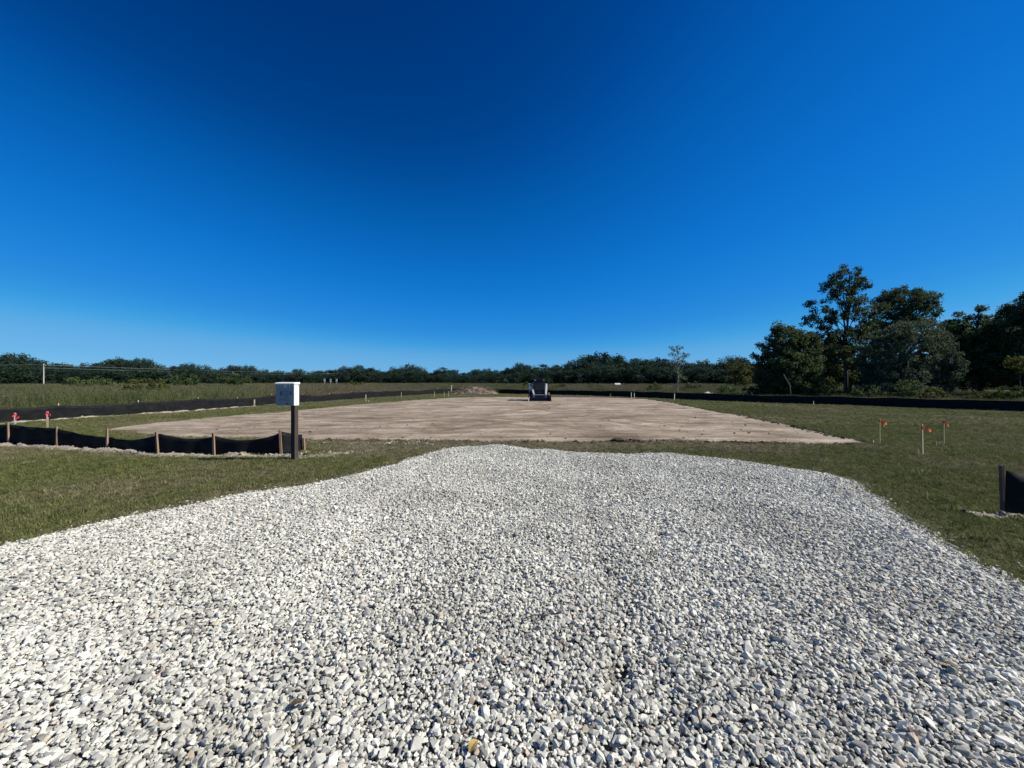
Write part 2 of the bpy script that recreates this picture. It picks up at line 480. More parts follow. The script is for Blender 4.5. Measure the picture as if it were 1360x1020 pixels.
def rut_line(x, y):
    """a narrow disturbed wheel line through the loose stones"""
    c = 0.57 + 0.50 * (y - 2.08) + 0.10 * vnoise(y * 1.7, y * 0 + 3.0, 15)
    return np.exp(-((x - c) / 0.06) ** 2) * sstep(1.4, 2.0, y) * sstep(5.2, 3.6, y) * np.clip(0.55 + 1.5 * vnoise(y * 4.0, y * 0 + 9.0, 16), 0, 1)

def z_gravel(x, y):
    x = np.asarray(x, dtype=np.float64); y = np.asarray(y, dtype=np.float64)
    s = sdist(GRAVEL, x, y) + 0.07 * vnoise(x * 3.3, y * 3.3, 9) + 0.10 * vnoise(x * 0.9, y * 0.9, 10)
    body = 0.085 + 0.030 * vnoise(x * 0.5, y * 0.5, 12) + 0.020 * vnoise(x * 2.1, y * 2.1, 13)
    # two shallow wheel ruts
    rut = 0.0
    for (x0, k) in ((0.55, 0.075), (-1.35, -0.03)):
        c = x0 + k * y + 0.12 * vnoise(y * 0.6, y * 0 + x0, 14)
        rut = rut + 0.022 * np.exp(-((x - c) / 0.13) ** 2)
    rut = rut + 0.055 * rut_line(x, y)
    return -0.02 + (body + 0.05 - rut) * sstep(-0.05, 0.30, s) - 0.12 * sstep(0.0, -0.4, s)

def gz(x, y):
    x = np.asarray(x, dtype=np.float64); y = np.asarray(y, dtype=np.float64)
    z = z_lawn(x, y)
    k = sdist(PAD, x, y) > 0.0
    if k.any(): z[k] = z_pad(x[k], y[k])
    k = (y < 10.6) & (x > -9) & (x < 7)
    if k.any(): z[k] = np.maximum(z[k], z_gravel(x[k], y[k]))
    return z

def gzf(x, y):
    return float(gz(np.array([x]), np.array([y]))[0])

def dryness(x, y):
    """0 green turf .. 1 dry, sparse turf"""
    x = np.asarray(x); y = np.asarray(y)
    base = 0.22 + 1.10 * fbm(x * 0.35, y * 0.35, 31, 3) + 0.45 * vnoise(x * 2.2, y * 2.2, 37)
    base = base - 0.06 * sstep(2, 8, x)
    strip = sstep(-0.9, -0.1, sdist(PAD, x, y)) * 0.45 * sstep(9, 3, x) * sstep(14, 11, y)
    strip2 = sstep(8.2, 9.2, y) * sstep(11.6, 10.6, y) * sstep(9.0, 4.0, x) * sstep(-3.2, -1.8, x) * 0.62
    gside = sstep(-0.55, 0.0, sdist(GRAVEL, x, y)) * 0.35
    sandy = 0.75 * np.exp(-(((x + 3.6) / 1.1) ** 2 + ((y - 8.9) / 0.75) ** 2))
    return np.clip(base + strip + strip2 + gside + sandy, 0, 1)

def grid_mesh(name, xs, ys, zf, keep=None, dryf=None):
    X, Y = np.meshgrid(xs, ys)
    Z = zf(X, Y)
    nx = len(xs); ny = len(ys)
    idx = np.arange(nx * ny).reshape(ny, nx)
    f = np.stack([idx[:-1, :-1], idx[:-1, 1:], idx[1:, 1:], idx[1:, :-1]], -1)
    if keep is not None:
        k = keep(X, Y)
        kk = k[:-1, :-1] | k[:-1, 1:] | k[1:, 1:] | k[1:, :-1]
        f = f[kk]
    f = f.reshape(-1, 4)
    used = np.unique(f)
    rm = np.full(nx * ny, -1); rm[used] = np.arange(len(used))
    v = np.stack([X.ravel(), Y.ravel(), Z.ravel()], -1)[used]
    me = mesh_np(name, v, rm[f], smooth=True)
    if dryf is not None:
        a = me.attributes.new('dry', 'FLOAT', 'POINT')
        a.data.foreach_set('value', dryf(v[:, 0], v[:, 1]).astype(np.float32))
    return me

def rows(y0, y1, d0, k):
    out = [y0]
    while out[-1] < y1:
        out.append(out[-1] + max(d0, k * abs(out[-1])))
    return np.array(out)

# ground sheet to the horizon
gm = MB()
ring = [(math.cos(2 * math.pi * i / 96), math.sin(2 * math.pi * i / 96)) for i in range(96)]
gm.add([(0, 0, -0.035)] + [(c * 400, s * 400, -0.035) for c, s in ring] + [(c * 5000, s * 5000, -0.035) for c, s in ring],
       [(0, 1 + i, 1 + (i + 1) % 96) for i in range(96)] + [(1 + i, 97 + i, 97 + (i + 1) % 96, 1 + (i + 1) % 96) for i in range(96)])
tag(gm.build('ground', M['field']), kind='structure')

# lawn
def lawn_z(x, y):
    p = sdist(PAD, x, y) + 0.30 * vnoise(x * 0.9, y * 0.9, 40) + 0.20 * vnoise(x * 2.7, y * 2.7, 41) + 0.10 * vnoise(x * 7, y * 7, 42)
    return z_lawn(x, y) * (1 - sstep(-0.03, 0.06, p)) - 0.10 * sstep(-0.03, 0.06, p)
def lawn_keep(x, y):
    return (sdist(PAD, x, y) < 0.75) & (sdist(GRAVEL, x, y) < 0.8)
lawn = link('lawn', grid_mesh('lawn', np.arange(-36, 42, 0.14), rows(-5, 66, 0.10, 0.011), lawn_z, lawn_keep, dryness), M['lawn'])
tag(lawn, kind='structure')

# graded pad
def pad_dry(x, y):
    p = sdist(PAD, x, y)
    return np.clip(sstep(0.9, 0.0, p) * 0.5 * (0.6 + 1.2 * vnoise(x * 1.2, y * 1.2, 44)) , 0, 1)
pad_me = grid_mesh('dirt_pad', np.arange(-16, 16, 0.16), rows(9, 45, 0.07, 0.0065), z_pad, lambda x, y: sdist(PAD, x, y) > -0.75, pad_dry)
pad = link('dirt_pad', pad_me, M['pad'])
co = np.empty(len(pad_me.vertices) * 3, dtype=np.float32); pad_me.vertices.foreach_get('co', co); co = co.reshape(-1, 3)
pad_me.attributes.new('track', 'FLOAT', 'POINT').data.foreach_set('value', tracks(co[:, 0], co[:, 1]).astype(np.float32))
tag(pad, kind='structure')

# gravel driveway bed
gbed = link('gravel_driveway', grid_mesh('gravel_driveway', np.arange(-8.5, 6.6, 0.09), np.arange(-3.8, 10.3, 0.09), lambda x, y: z_gravel(x, y) - 0.014 - 0.02 * rut_line(x, y), lambda x, y: sdist(GRAVEL, x, y) > -0.35), M['gravel_bed'])
tag(gbed, kind='structure')

# ------------------------------------------------------------------ geometry-node scatter of small stuff
def scatter(name, pts, rot, scl, protos, mat_obj, dry=None, parent=None):
    me = bpy.data.meshes.new(name)
    n = len(pts)
    me.vertices.add(n); me.vertices.foreach_set('co', np.asarray(pts, dtype=np.float32).ravel())
    def attr(nm, typ, key, data):
        a = me.attributes.new(nm, typ, 'POINT'); a.data.foreach_set(key, data)
    attr('rot', 'FLOAT_VECTOR', 'vector', np.asarray(rot, dtype=np.float32).ravel())
    attr('scl', 'FLOAT_VECTOR', 'vector', np.asarray(scl, dtype=np.float32).ravel())
    attr('pick', 'INT', 'value', rng.integers(0, len(protos), n).astype(np.int32))
    if dry is not None: attr('dry', 'FLOAT', 'value', np.asarray(dry, dtype=np.float32))
    me.update()
    o = link(name, me, None, parent)
    me.materials.append(mat_obj)
    pc = bpy.data.collections.new(name + '_sources')
    for i, pm in enumerate(protos):
        po = bpy.data.objects.new('%s_source_%02d' % (name, i), pm)
        pc.objects.link(po)
    ng = bpy.data.node_groups.new(name + '_scatter', 'GeometryNodeTree')
    ng.interface.new_socket('Geometry', in_out='INPUT', socket_type='NodeSocketGeometry')
    ng.interface.new_socket('Geometry', in_out='OUTPUT', socket_type='NodeSocketGeometry')
    gi = ng.nodes.new('NodeGroupInput'); go = ng.nodes.new('NodeGroupOutput')
    iop = ng.nodes.new('GeometryNodeInstanceOnPoints')
    ci = ng.nodes.new('GeometryNodeCollectionInfo')
    ci.inputs['Collection'].default_value = pc
    ci.inputs['Separate Children'].default_value = True
    ci.inputs['Reset Children'].default_value = True
    def na(nm, dt):
        a = ng.nodes.new('GeometryNodeInputNamedAttribute'); a.data_type = dt; a.inputs['Name'].default_value = nm
        return [s for s in a.outputs if s.enabled and s.name == 'Attribute'][0]
    e2r = ng.nodes.new('FunctionNodeEulerToRotation')
    ng.links.new(na('rot', 'FLOAT_VECTOR'), e2r.inputs[0])
    ng.links.new(gi.outputs[0], iop.inputs['Points'])
    ng.links.new(ci.outputs[0], iop.inputs['Instance'])
    iop.inputs['Pick Instance'].default_value = True
    ng.links.new(na('pick', 'INT'), iop.inputs['Instance Index'])
    ng.links.new(e2r.outputs[0], iop.inputs['Rotation'])
    ng.links.new(na('scl', 'FLOAT_VECTOR'), iop.inputs['Scale'])
    ng.links.new(iop.outputs[0], go.inputs[0])
    md = o.modifiers.new('scatter', 'NODES'); md.node_group = ng
    return o

def hull_mesh(name, pts, mat, smooth=False):
    bm = bmesh.new()
    for p in pts: bm.verts.new(p)
    r = bmesh.ops.convex_hull(bm, input=bm.verts)
    junk = list({g for g in r['geom_interior'] + r['geom_unused'] if isinstance(g, bmesh.types.BMVert)})
    if junk: bmesh.ops.delete(bm, geom=junk, context='VERTS')
    me = bpy.data.meshes.new(name); bm.to_mesh(me); bm.free()
    me.materials.append(mat)
    if smooth:
        for p in me.polygons: p.use_smooth = True
    return me

# ---- crushed stones
stones = []
for i in range(14):
    n = random.randint(11, 18)
    pts = []
    for k in range(n):
        v = Vector((random.gauss(0, 1), random.gauss(0, 1), random.gauss(0, 1))).normalized() * random.uniform(0.82, 1.0)
        pts.append((v.x * random.uniform(0.92, 1.05), v.y * random.uniform(0.70, 0.85), v.z * random.uniform(0.58, 0.72)))
    stones.append(hull_mesh('stone_%02d' % i, [(a * 0.5, b * 0.5, c * 0.5) for a, b, c in pts], M['stone']))

def jgrid(x0, x1, y0, y1, s, j=0.48):
    xs = np.arange(x0, x1, s); ys = np.arange(y0, y1, s * 0.92)
    X, Y = np.meshgrid(xs, ys)
    X = X + (np.arange(len(ys)) % 2)[:, None] * s * 0.5
    X = X.ravel() + rng.uniform(-j, j, X.size) * s
    Y = Y.ravel() + rng.uniform(-j, j, Y.size) * s
    return X, Y

def in_view(x, y, m=1.6):
    return (y > 0.6) & (np.abs(x) < y * 1.36 + m)

X, Y = jgrid(-8, 6.3, 0.7, 10.1, 0.0205)
s = sdist(GRAVEL, X, Y) + 0.07 * vnoise(X * 3.3, Y * 3.3, 9) + 0.10 * vnoise(X * 0.9, Y * 0.9, 10)
k = (s > -0.02 - 0.10 * rng.random(len(X)) ** 3) & in_view(X, Y) & (rng.random(len(X)) > 0.42 * rut_line(X, Y))
X, Y, s = X[k], Y[k], s[k]
# a looser second layer
X2, Y2 = jgrid(-8, 6.3, 0.7, 10.1, 0.044)
s2 = sdist(GRAVEL, X2, Y2)
k2 = (s2 > 0.03) & in_view(X2, Y2) & (rng.random(len(X2)) > 0.9 * rut_line(X2, Y2))
X2, Y2 = X2[k2], Y2[k2]
# strays in the turf near the drive and by the mailbox
X3, Y3 = jgrid(-6.5, 6.5, 2.5, 11.0, 0.05)
s3 = sdist(GRAVEL, X3, Y3)
patch = (0.9 * np.exp(-(((X3 + 2.9) / 1.0) ** 2 + ((Y3 - 9.9) / 0.42) ** 2)) + 0.45 * np.exp(-(((X3 + 3.9) / 0.9) ** 2 + ((Y3 - 8.5) / 0.7) ** 2))) * (vnoise(X3 * 3.2, Y3 * 3.2, 55) > 0.02) * 0.95
prob = np.exp(s3 / 0.09) * 0.45 + 0.010 * np.exp(s3 / 0.5) + patch
k3 = (s3 < -0.02) & (rng.random(len(X3)) < prob) & in_view(X3, Y3) & (sdist(PAD, X3, Y3) < 0.3)
X3, Y3 = X3[k3], Y3[k3]
n1, n2, n3 = len(X), len(X2), len(X3)
AX = np.concatenate([X, X2, X3]); AY = np.concatenate([Y, Y2, Y3])
AZ = gz(AX, AY)
size = np.exp(rng.normal(math.log(0.0305), 0.33, len(AX)))
size = np.clip(size, 0.014, 0.078)
lift = np.concatenate([rng.uniform(-0.004, 0.008, n1), rng.uniform(0.008, 0.019, n2), rng.uniform(0.0, 0.012, n3)])
rot = np.stack([rng.normal(0, 0.36, len(AX)), rng.normal(0, 0.36, len(AX)), rng.uniform(0, 6.283, len(AX))], -1)
scl = np.stack([size * rng.uniform(0.95, 1.3, len(AX)), size * rng.uniform(0.85, 1.15, len(AX)), size * rng.uniform(0.8, 1.1, len(AX))], -1)
pts = np.stack([AX, AY, AZ + lift], -1)
# the 300 stones that show largest become parts of their own
app = size / np.maximum(AY, 0.1)
vis = (np.abs(AX) < AY * 1.31) & (AY > 1.63)
order = np.argsort(-np.where(vis, app, 0))[:300]
mask = np.ones(len(AX), dtype=bool); mask[order] = False
scatter('loose_gravel', pts[mask], rot[mask], scl[mask], stones, M['stone'], parent=gbed)['kind'] = 'stuff'
for i in order:
    o = link('stone', stones[int(rng.integers(0, len(stones)))], None, gbed, tuple(pts[i]), tuple(rot[i]))
    o.scale = tuple(scl[i])

# ---- grass tufts
def tuft(name, n, h, spread, width, mat, lean=0.5, head=0.0):
    v = []; f = []
    for i in range(n):
        a = random.uniform(0, 6.283); r = spread * math.sqrt(random.random())
        bx_, by_ = r * math.cos(a), r * math.sin(a)
        hh = h * random.uniform(0.5, 1.0)
        b2 = random.uniform(0, 6.283); ln = lean * hh * random.uniform(0.2, 1.0)
        lx, ly = math.cos(b2) * ln, math.sin(b2) * ln
        c = random.uniform(0, 6.283); wx, wy = math.cos(c) * width / 2, math.sin(c) * width / 2
        k0 = len(v)
        v += [(bx_ - wx, by_ - wy, -0.02 * h), (bx_ + wx, by_ + wy, -0.02 * h),
              (bx_ + lx * 0.4 + wx * 0.8, by_ + ly * 0.4 + wy * 0.8, hh * 0.6), (bx_ + lx * 0.4 - wx * 0.8, by_ + ly * 0.4 - wy * 0.8, hh * 0.6),
              (bx_ + lx, by_ + ly, hh)]
        f += [(k0, k0 + 1, k0 + 2, k0 + 3), (k0 + 3, k0 + 2, k0 + 4)]
        if head and random.random() < head:
            for q in range(5):
                k0 = len(v)
                tx, ty, tz = bx_ + lx * random.uniform(0.6, 1.05), by_ + ly * random.uniform(0.6, 1.05), hh * random.uniform(0.45, 1.02)
                e = width * random.uniform(1.2, 2.6); d1 = Vector((random.gauss(0, 1), random.gauss(0, 1), random.gauss(0, 0.6))).normalized() * e
                d2 = Vector((random.gauss(0, 1), random.gauss(0, 1), random.gauss(0, 1))).normalized() * e * 0.5
                v += [(tx, ty, tz), tuple(Vector((tx, ty, tz)) + d1 + d2), tuple(Vector((tx, ty, tz)) + d1 * 1.6), tuple(Vector((tx, ty, tz)) + d1 - d2)]
                f += [(k0, k0 + 1, k0 + 2, k0 + 3)]
    me = bpy.data.meshes.new(name); me.from_pydata(v, [], f); me.materials.append(mat)
    return me

tufts = [tuft('grass_tuft_%d' % i, 22, 1.0, 0.85, 0.085, M['grass'], 1.1) for i in range(6)]
GX, GY = [], []; GS = []
for (y0, y1, sp, sz) in ((0.5, 9.0, 0.050, 0.046), (9.0, 14.0, 0.070, 0.050), (14.0, 24.0, 0.115, 0.058), (24.0, 40.0, 0.20, 0.068), (40.0, 62.0, 0.34, 0.078)):
    x, y = jgrid(-27, 33, y0, y1, sp)
    k = in_view(x, y, 2.0) & (sdist(SITE, x, y) > -0.4)
    x, y = x[k], y[k]
    pp = sdist(PAD, x, y) + 0.30 * vnoise(x * 0.9, y * 0.9, 40) + 0.20 * vnoise(x * 2.7, y * 2.7, 41) + 0.10 * vnoise(x * 7, y * 7, 42)
    gp = sdist(GRAVEL, x, y) + 0.07 * vnoise(x * 3.3, y * 3.3, 9) + 0.10 * vnoise(x * 0.9, y * 0.9, 10)
    dr = dryness(x, y)
    berm = np.exp(-((y - (8.30 - (x + 5.0) * 0.19)) / 0.20) ** 2) * (x < -4.4)
    ok = (pp < 0.0) & (gp < 0.02) & (rng.random(len(x)) < 1.06 - 0.62 * dr ** 1.5) & (rng.random(len(x)) > berm * 1.1)
    GX.append(x[ok]); GY.append(y[ok]); GS.append(np.full(ok.sum(), sz))
for (y0, y1, sp) in ((0.5, 14.0, 0.30), (14.0, 40.0, 0.55)):     # taller weedy tufts here and there
    x, y = jgrid(-27, 33, y0, y1, sp)
    k = in_view(x, y, 2.0) & (sdist(SITE, x, y) > -0.4) & (sdist(PAD, x, y) < -0.25) & (sdist(GRAVEL, x, y) < -0.05) & (rng.random(len(x)) < 0.10 + 0.9 * np.clip(vnoise(x * 0.8, y * 0.8, 71), 0, 1))
    GX.append(x[k]); GY.append(y[k]); GS.append(rng.uniform(0.07, 0.12, k.sum()))
GX = np.concatenate(GX); GY = np.concatenate(GY); GS = np.concatenate(GS)
gd = np.clip(dryness(GX, GY) + rng.normal(0, 0.16, len(GX)), 0, 1)
gs = GS * np.exp(rng.normal(0, 0.25, len(GX)))
grot = np.stack([rng.normal(0, 0.15, len(GX)), rng.normal(0, 0.15, len(GX)), rng.uniform(0, 6.283, len(GX))], -1)
gscl = np.stack([gs * 1.0, gs * 1.0, gs * rng.uniform(0.55, 1.1, len(GX))], -1)
grass = scatter('lawn_grass', np.stack([GX, GY, z_lawn(GX, GY) - 0.004], -1), grot, gscl, tufts, M['grass'], gd)
tag(grass, 'short mown grass, green with dry tan patches, around the dirt pad', 'grass', kind='stuff')

# ---- tall weeds of the field beyond the fences
weeds = [tuft('weed_clump_%d' % i, 60, 1.0, 0.46, 0.016, M['weed'], 0.42, 0.55) for i in range(6)]
WX, WY, WS = [], [], []
for (y0, y1, x0, x1, sp, sc_) in ((9, 40, -62, 52, 0.62, 1.0), (40, 75, -110, 60, 0.85, 1.15), (75, 150, -170, 110, 1.7, 1.6), (150, 260, -220, 170, 3.4, 2.2)):
    x, y = jgrid(x0, x1, y0, y1, sp)
    k = in_view(x, y, 5.0) & (sdist(SITE, x, y) < -0.55)
    x, y = x[k], y[k]
    WX.append(x); WY.append(y); WS.append(np.full(len(x), sc_))
WX = np.concatenate(WX); WY = np.concatenate(WY); WS = np.concatenate(WS)
wd = np.clip(0.36 + 1.3 * fbm(WX * 0.09, WY * 0.09, 61, 3) + rng.normal(0, 0.12, len(WX)), 0, 1)
right = sstep(6, 22, WX) * sstep(60, 45, WY)
wh = (1.02 + 0.55 * fbm(WX * 0.11, WY * 0.11, 66, 2)) * np.exp(rng.normal(0, 0.13, len(WX))) * (1 - 0.45 * right)
close = sstep(3.0, 0.6, -sdist(SITE, WX, WY))
wh = wh * (1 - 0.38 * close)
wd = wd * (1 - 0.5 * right)
wrot = np.stack([rng.normal(0, 0.08, len(WX)), rng.normal(0, 0.08, len(WX)), rng.uniform(0, 6.283, len(WX))], -1)
wscl = np.stack([WS, WS, np.clip(wh, 0.35, 1.35)], -1)
wz = np.where((np.abs(WX) < 34) & (WY < 64), z_lawn(WX, WY), -0.035)
tag(scatter('field_weeds', np.stack([WX, WY, wz], -1), wrot, wscl, weeds, M['weed'], wd),
    'tall olive and brown weeds filling the open field beyond the silt fences', 'weeds', kind='stuff')

# ------------------------------------------------------------------ trees
def leaf_arrays(centers, radii, per, lsize, squash=0.8, droop=0.0):
    """leaf quads around clump centres"""
    n = len(centers)
    c = np.repeat(np.asarray(centers), per, axis=0)
    r = np.repeat(np.asarray(radii), per)
    d = rng.normal(0, 1, (n * per, 3)); d /= np.linalg.norm(d, axis=1)[:, None] + 1e-9
    rad = rng.random(n * per) ** 0.45
    off = d * (r * rad)[:, None]; off[:, 2] *= squash
    p = c + off
    u = rng.normal(0, 1, (n * per, 3)); u[:, 2] -= droop; u /= np.linalg.norm(u, axis=1)[:, None]
    w = np.cross(u, d + rng.normal(0, 0.6, (n * per, 3))); w /= np.linalg.norm(w, axis=1)[:, None] + 1e-9
    s_ = lsize * np.exp(rng.normal(0, 0.28, n * per))
    u = u * s_[:, None]; w = w * (s_ * 0.48)[:, None]
    v = np.stack([p - u * 0.5, p + w * 0.5 - u * 0.05, p + u * 0.5, p - w * 0.5 + u * 0.08], 1).reshape(-1, 3)
    f = np.arange(n * per * 4).reshape(-1, 4)
    tint_c = np.repeat(rng.random(n), per) * 0.45 + rng.random(n * per) * 0.55
    tint = np.repeat(tint_c, 4)
    return v, f, tint

def leaf_mesh(name, centers, radii, per, lsize, mat, squash=0.8, droop=0.0):
    v, f, t = leaf_arrays(centers, radii, per, lsize, squash, droop)
    me = mesh_np(name, v, f)
    a = me.attributes.new('tint', 'FLOAT', 'POINT'); a.data.foreach_set('value', t.astype(np.float32))
    me.materials.append(mat)
    return me

def limbs(mb, base, top, r0, tips, nmax=26, sway=0.3):
    """trunk from base to top, then limbs out to some of the clump centres"""
    base = Vector(base); top = Vector(top)
    n = 7
    path = []
    for i in range(n):
        t = i / (n - 1)
        p = base.lerp(top, t)
        p += Vector((random.uniform(-1, 1), random.uniform(-1, 1), 0)) * sway * (0 if i == 0 else 1) * 0.5
        path.append(p)
    mb.tube(path, [r0 * (1.25 if i == 0 else 1) * (1 - 0.78 * i / (n - 1)) for i in range(n)], 8)
    tips = list(tips); random.shuffle(tips)
    for tp in tips[:nmax]:
        tp = Vector(tp)
        frac = min(0.95, max(0.42, (tp.z - base.z) / max(0.1, top.z - base.z) - random.uniform(0.15, 0.4)))
        q = frac * (n - 1); i = min(int(q), n - 2)
        s_ = path[i].lerp(path[i + 1], q - i)
        mid = s_.lerp(tp, 0.5) + Vector((random.uniform(-.2, .2), random.uniform(-.2, .2), 0.12 * (tp - s_).length))
        ra = r0 * (1 - 0.78 * frac) * 0.42
        mb.tube([s_, s_.lerp(mid, 0.5) + Vector((0, 0, 0.04)), mid, mid.lerp(tp, 0.6), tp], [ra, ra * .8, ra * .6, ra * .4, ra * .22], 5, caps=False)

def clumps_from_blobs(blobs):
    """blobs: (x, y, z, rx, ry, rz, n, clump radius) relative to the tree's base"""
    cs, rs = [], []
    for (bx_, by_, bz, rx, ry, rz, n, cr) in blobs:
        for i in range(n):
            d = Vector((random.gauss(0, 1), random.gauss(0, 1), random.gauss(0, 1))).normalized()
            k = random.uniform(0.15, 1.0) ** 0.42
            cs.append((bx_ + d.x * rx * k, by_ + d.y * ry * k, max(0.25, bz + d.z * rz * k)))
            rs.append(cr * random.uniform(0.6, 1.25))
    return cs, rs

def px_tree(name, label, base_px, d, blobs_px, top_px, r0, leafmat, barkmat, per, lsize, clump_m, dens, group=None, nlimb=26, squash=0.8, depth=0.85, droop=0.0, sway=0.3, cat='tree'):
    """tree at distance d; crown masses given as photo pixels (cx, cy, rx, ry)"""
    bx_ = (base_px - 680) / F * d
    root = empty(name, (bx_, d, -0.03))
    tag(root, label, cat, group)
    blobs = []
    for (cx, cy, rx, ry) in blobs_px:
        c = AT(cx, cy, d); rX = rx / F * d; rZ = ry / F * d
        n = max(5, int(dens * rX * rZ))
        blobs.append((c.x - bx_, random.uniform(-0.25, 0.25) * rX, c.z + 0.03, rX, rX * depth, rZ, n, clump_m))
    cs, rs = clumps_from_blobs(blobs)
    link('crown', leaf_mesh('crown', cs, rs, per, lsize, leafmat, squash, droop), None, root)
    mb = MB()
    t = AT(top_px[0], top_px[1], d)
    limbs(mb, (0, 0, 0), (t.x - bx_, 0, t.z + 0.03), r0, cs, nlimb, sway)
    mb.build('trunk', barkmat, root, smooth=True)
    return root, cs

px_tree('bushy_tree', 'dense dark bushy tree with leaves down to the silt fence, left of tall open tree', 1042, 35.5,
        [(1045, 492, 38, 34), (1030, 478, 25, 30), (1062, 485, 24, 36), (1042, 450, 20, 18), (1038, 437, 10, 9), (1056, 440, 8, 8), (1020, 508, 18, 18), (1068, 458, 14, 20), (1050, 515, 36, 14)],
        (1042, 445), 0.16, M['leaf_dark'], M['bark'], 95, 0.19, 0.50, 22)
px_tree('tall_open_tree', 'tallest open-crowned tree with loose leaf tiers and visible forked trunk', 1123, 37.0,
        [(1128, 368, 17, 18), (1106, 381, 12, 10), (1143, 384, 12, 18), (1118, 396, 20, 14), (1086, 402, 15, 4.5), (1092, 412, 13, 5), (1078, 426, 14, 7), (1098, 430, 14, 9),
         (1140, 412, 14, 14), (1097, 446, 18, 9), (1115, 420, 18, 10), (1135, 440, 16, 10), (1112, 450, 22, 10), (1155, 430, 10, 12), (1160, 412, 12, 8), (1100, 468, 26, 16), (1135, 462, 18, 12)],
        (1128, 362), 0.17, M['leaf_mid'], M['bark'], 66, 0.17, 0.42, 22, nlimb=46)
px_tree('round_topped_tree', 'round-topped dark tree rising above the mossy tree, right of tall open tree', 1200, 39.0,
        [(1200, 402, 30, 22), (1184, 398, 20, 14), (1228, 398, 15, 12), (1176, 416, 20, 14), (1215, 420, 28, 14), (1240, 410, 8, 10), (1192, 440, 34, 16)],
        (1202, 392), 0.2, M['leaf_dark'], M['bark'], 80, 0.17, 0.46, 20, nlimb=50)
mossy, mcs = px_tree('mossy_tree', 'broad grey-green tree hung with pale moss strands behind the silt fence', 1195, 33.0,
        [(1200, 462, 40, 34), (1170, 470, 26, 36), (1238, 462, 30, 38), (1185, 500, 38, 26), (1250, 490, 26, 30), (1218, 438, 30, 14), (1188, 444, 16, 10), (1250, 446, 14, 10), (1160, 500, 24, 24), (1168, 448, 12, 9)],
        (1200, 440), 0.24, M['leaf_grey'], M['bark'], 66, 0.16, 0.40, 17, nlimb=45, droop=0.9)
mb = MB()
for c in random.sample(mcs, 110):
    x0, y0, z0 = c[0] + random.uniform(-.3, .3), c[1] + random.uniform(-.3, .3) - 0.25, c[2] + random.uniform(-.1, .2)
    L = random.uniform(0.35, 1.0)
    for k_ in range(3):
        a = random.uniform(0, 3.14); w = random.uniform(0.03, 0.07); ox, oy = random.uniform(-.1, .1), random.uniform(-.1, .1)
        l2 = min(L * random.uniform(0.6, 1.0), max(0.1, z0 - 0.1))
        mb.add([(x0 + ox - w * math.cos(a), y0 + oy - w * math.sin(a), z0), (x0 + ox + w * math.cos(a), y0 + oy + w * math.sin(a), z0), (x0 + ox + random.uniform(-.04, .04), y0 + oy, z0 - l2)], [(0, 1, 2)])
mb.build('moss', M['moss'], mossy)['kind'] = 'stuff'
px_tree('shoot_topped_tree', 'dark tree with upright twiggy shoots along its top, right of mossy tree', 1292, 35.0,
        [(1292, 470, 34, 36), (1275, 450, 20, 26), (1312, 455, 22, 34), (1282, 424, 9, 12), (1302, 418, 6, 16), (1318, 432, 8, 12), (1300, 500, 36, 18), (1268, 480, 18, 30), (1258, 448, 14, 20), (1325, 465, 18, 36)],
        (1300, 420), 0.17, M['leaf_dark'], M['bark'], 85, 0.17, 0.44, 21)
px_tree('leaning_edge_tree', 'large dark tree rising higher than the shoot-topped tree beside it', 1362, 33.0,
        [(1352, 450, 30, 46), (1380, 440, 34, 52), (1350, 408, 14, 16), (1340, 480, 28, 30), (1372, 400, 16, 20), (1365, 500, 40, 18), (1332, 440, 14, 24)],
        (1362, 400), 0.2, M['leaf_dark'], M['bark'], 85, 0.17, 0.46, 19)
px_tree('outer_tree', 'tree past the large dark tree at the end of the row', 1455, 33.0,
        [(1450, 440, 45, 50), (1430, 480, 40, 40), (1470, 490, 44, 34)], (1450, 410), 0.2, M['leaf_mid'], M['bark'], 60, 0.2, 0.5, 14)
# darker stand close behind the row
for (bx_, d, top, w, lab) in ((1090, 43, 446, 34, 'dark tree filling the gap behind bushy tree and tall open tree'),
                              (1150, 44, 424, 34, 'dark tree in shade behind tall open tree and mossy tree'),
                              (1262, 42, 424, 34, 'dark tree in shade behind mossy tree and shoot-topped tree'),
                              (1330, 41, 414, 34, 'dark tree behind shoot-topped tree and large dark tree')):
    px_tree('background_tree', lab, bx_, d, [(bx_, (top + 505) / 2, w, (505 - top) / 2 * 0.95), (bx_ - w * 0.5, 500, w * .8, 18), (bx_ + w * 0.5, 498, w * .8, 20), (bx_ + 4, top + 14, w * 0.6, 12)],
            (bx_, top + 8), 0.18, M['leaf_dark'], M['bark'], 70, 0.22, 0.55, 14, 'dark trees behind the row', nlimb=14)
# yellow-green tree left of the bushy tree and the slim pale-trunked tree
px_tree('yellow_green_tree', 'yellow-green rounded tree in sunlight just left of dense bushy tree', 990, 62.0,
        [(990, 494, 15, 12), (978, 487, 12, 10), (1002, 499, 12, 12), (985, 506, 20, 8)], (988, 482), 0.18, M['leaf_light'], M['bark'], 55, 0.30, 0.7, 6)
px_tree('slim_tree', 'slim sparse tree with thin pale trunk standing alone behind the silt fence', 899.5, 45.0,
        [(900, 463, 9, 6), (893, 468, 8, 5), (910, 470, 7, 5), (899, 478, 12, 7), (890, 482, 6, 4), (908, 484, 8, 5), (896, 494, 9, 6), (904, 503, 9, 6)],
        (901, 459), 0.085, M['leaf_grey'], M['pale_bark'], 20, 0.17, 0.36, 22, nlimb=34, sway=0.12)
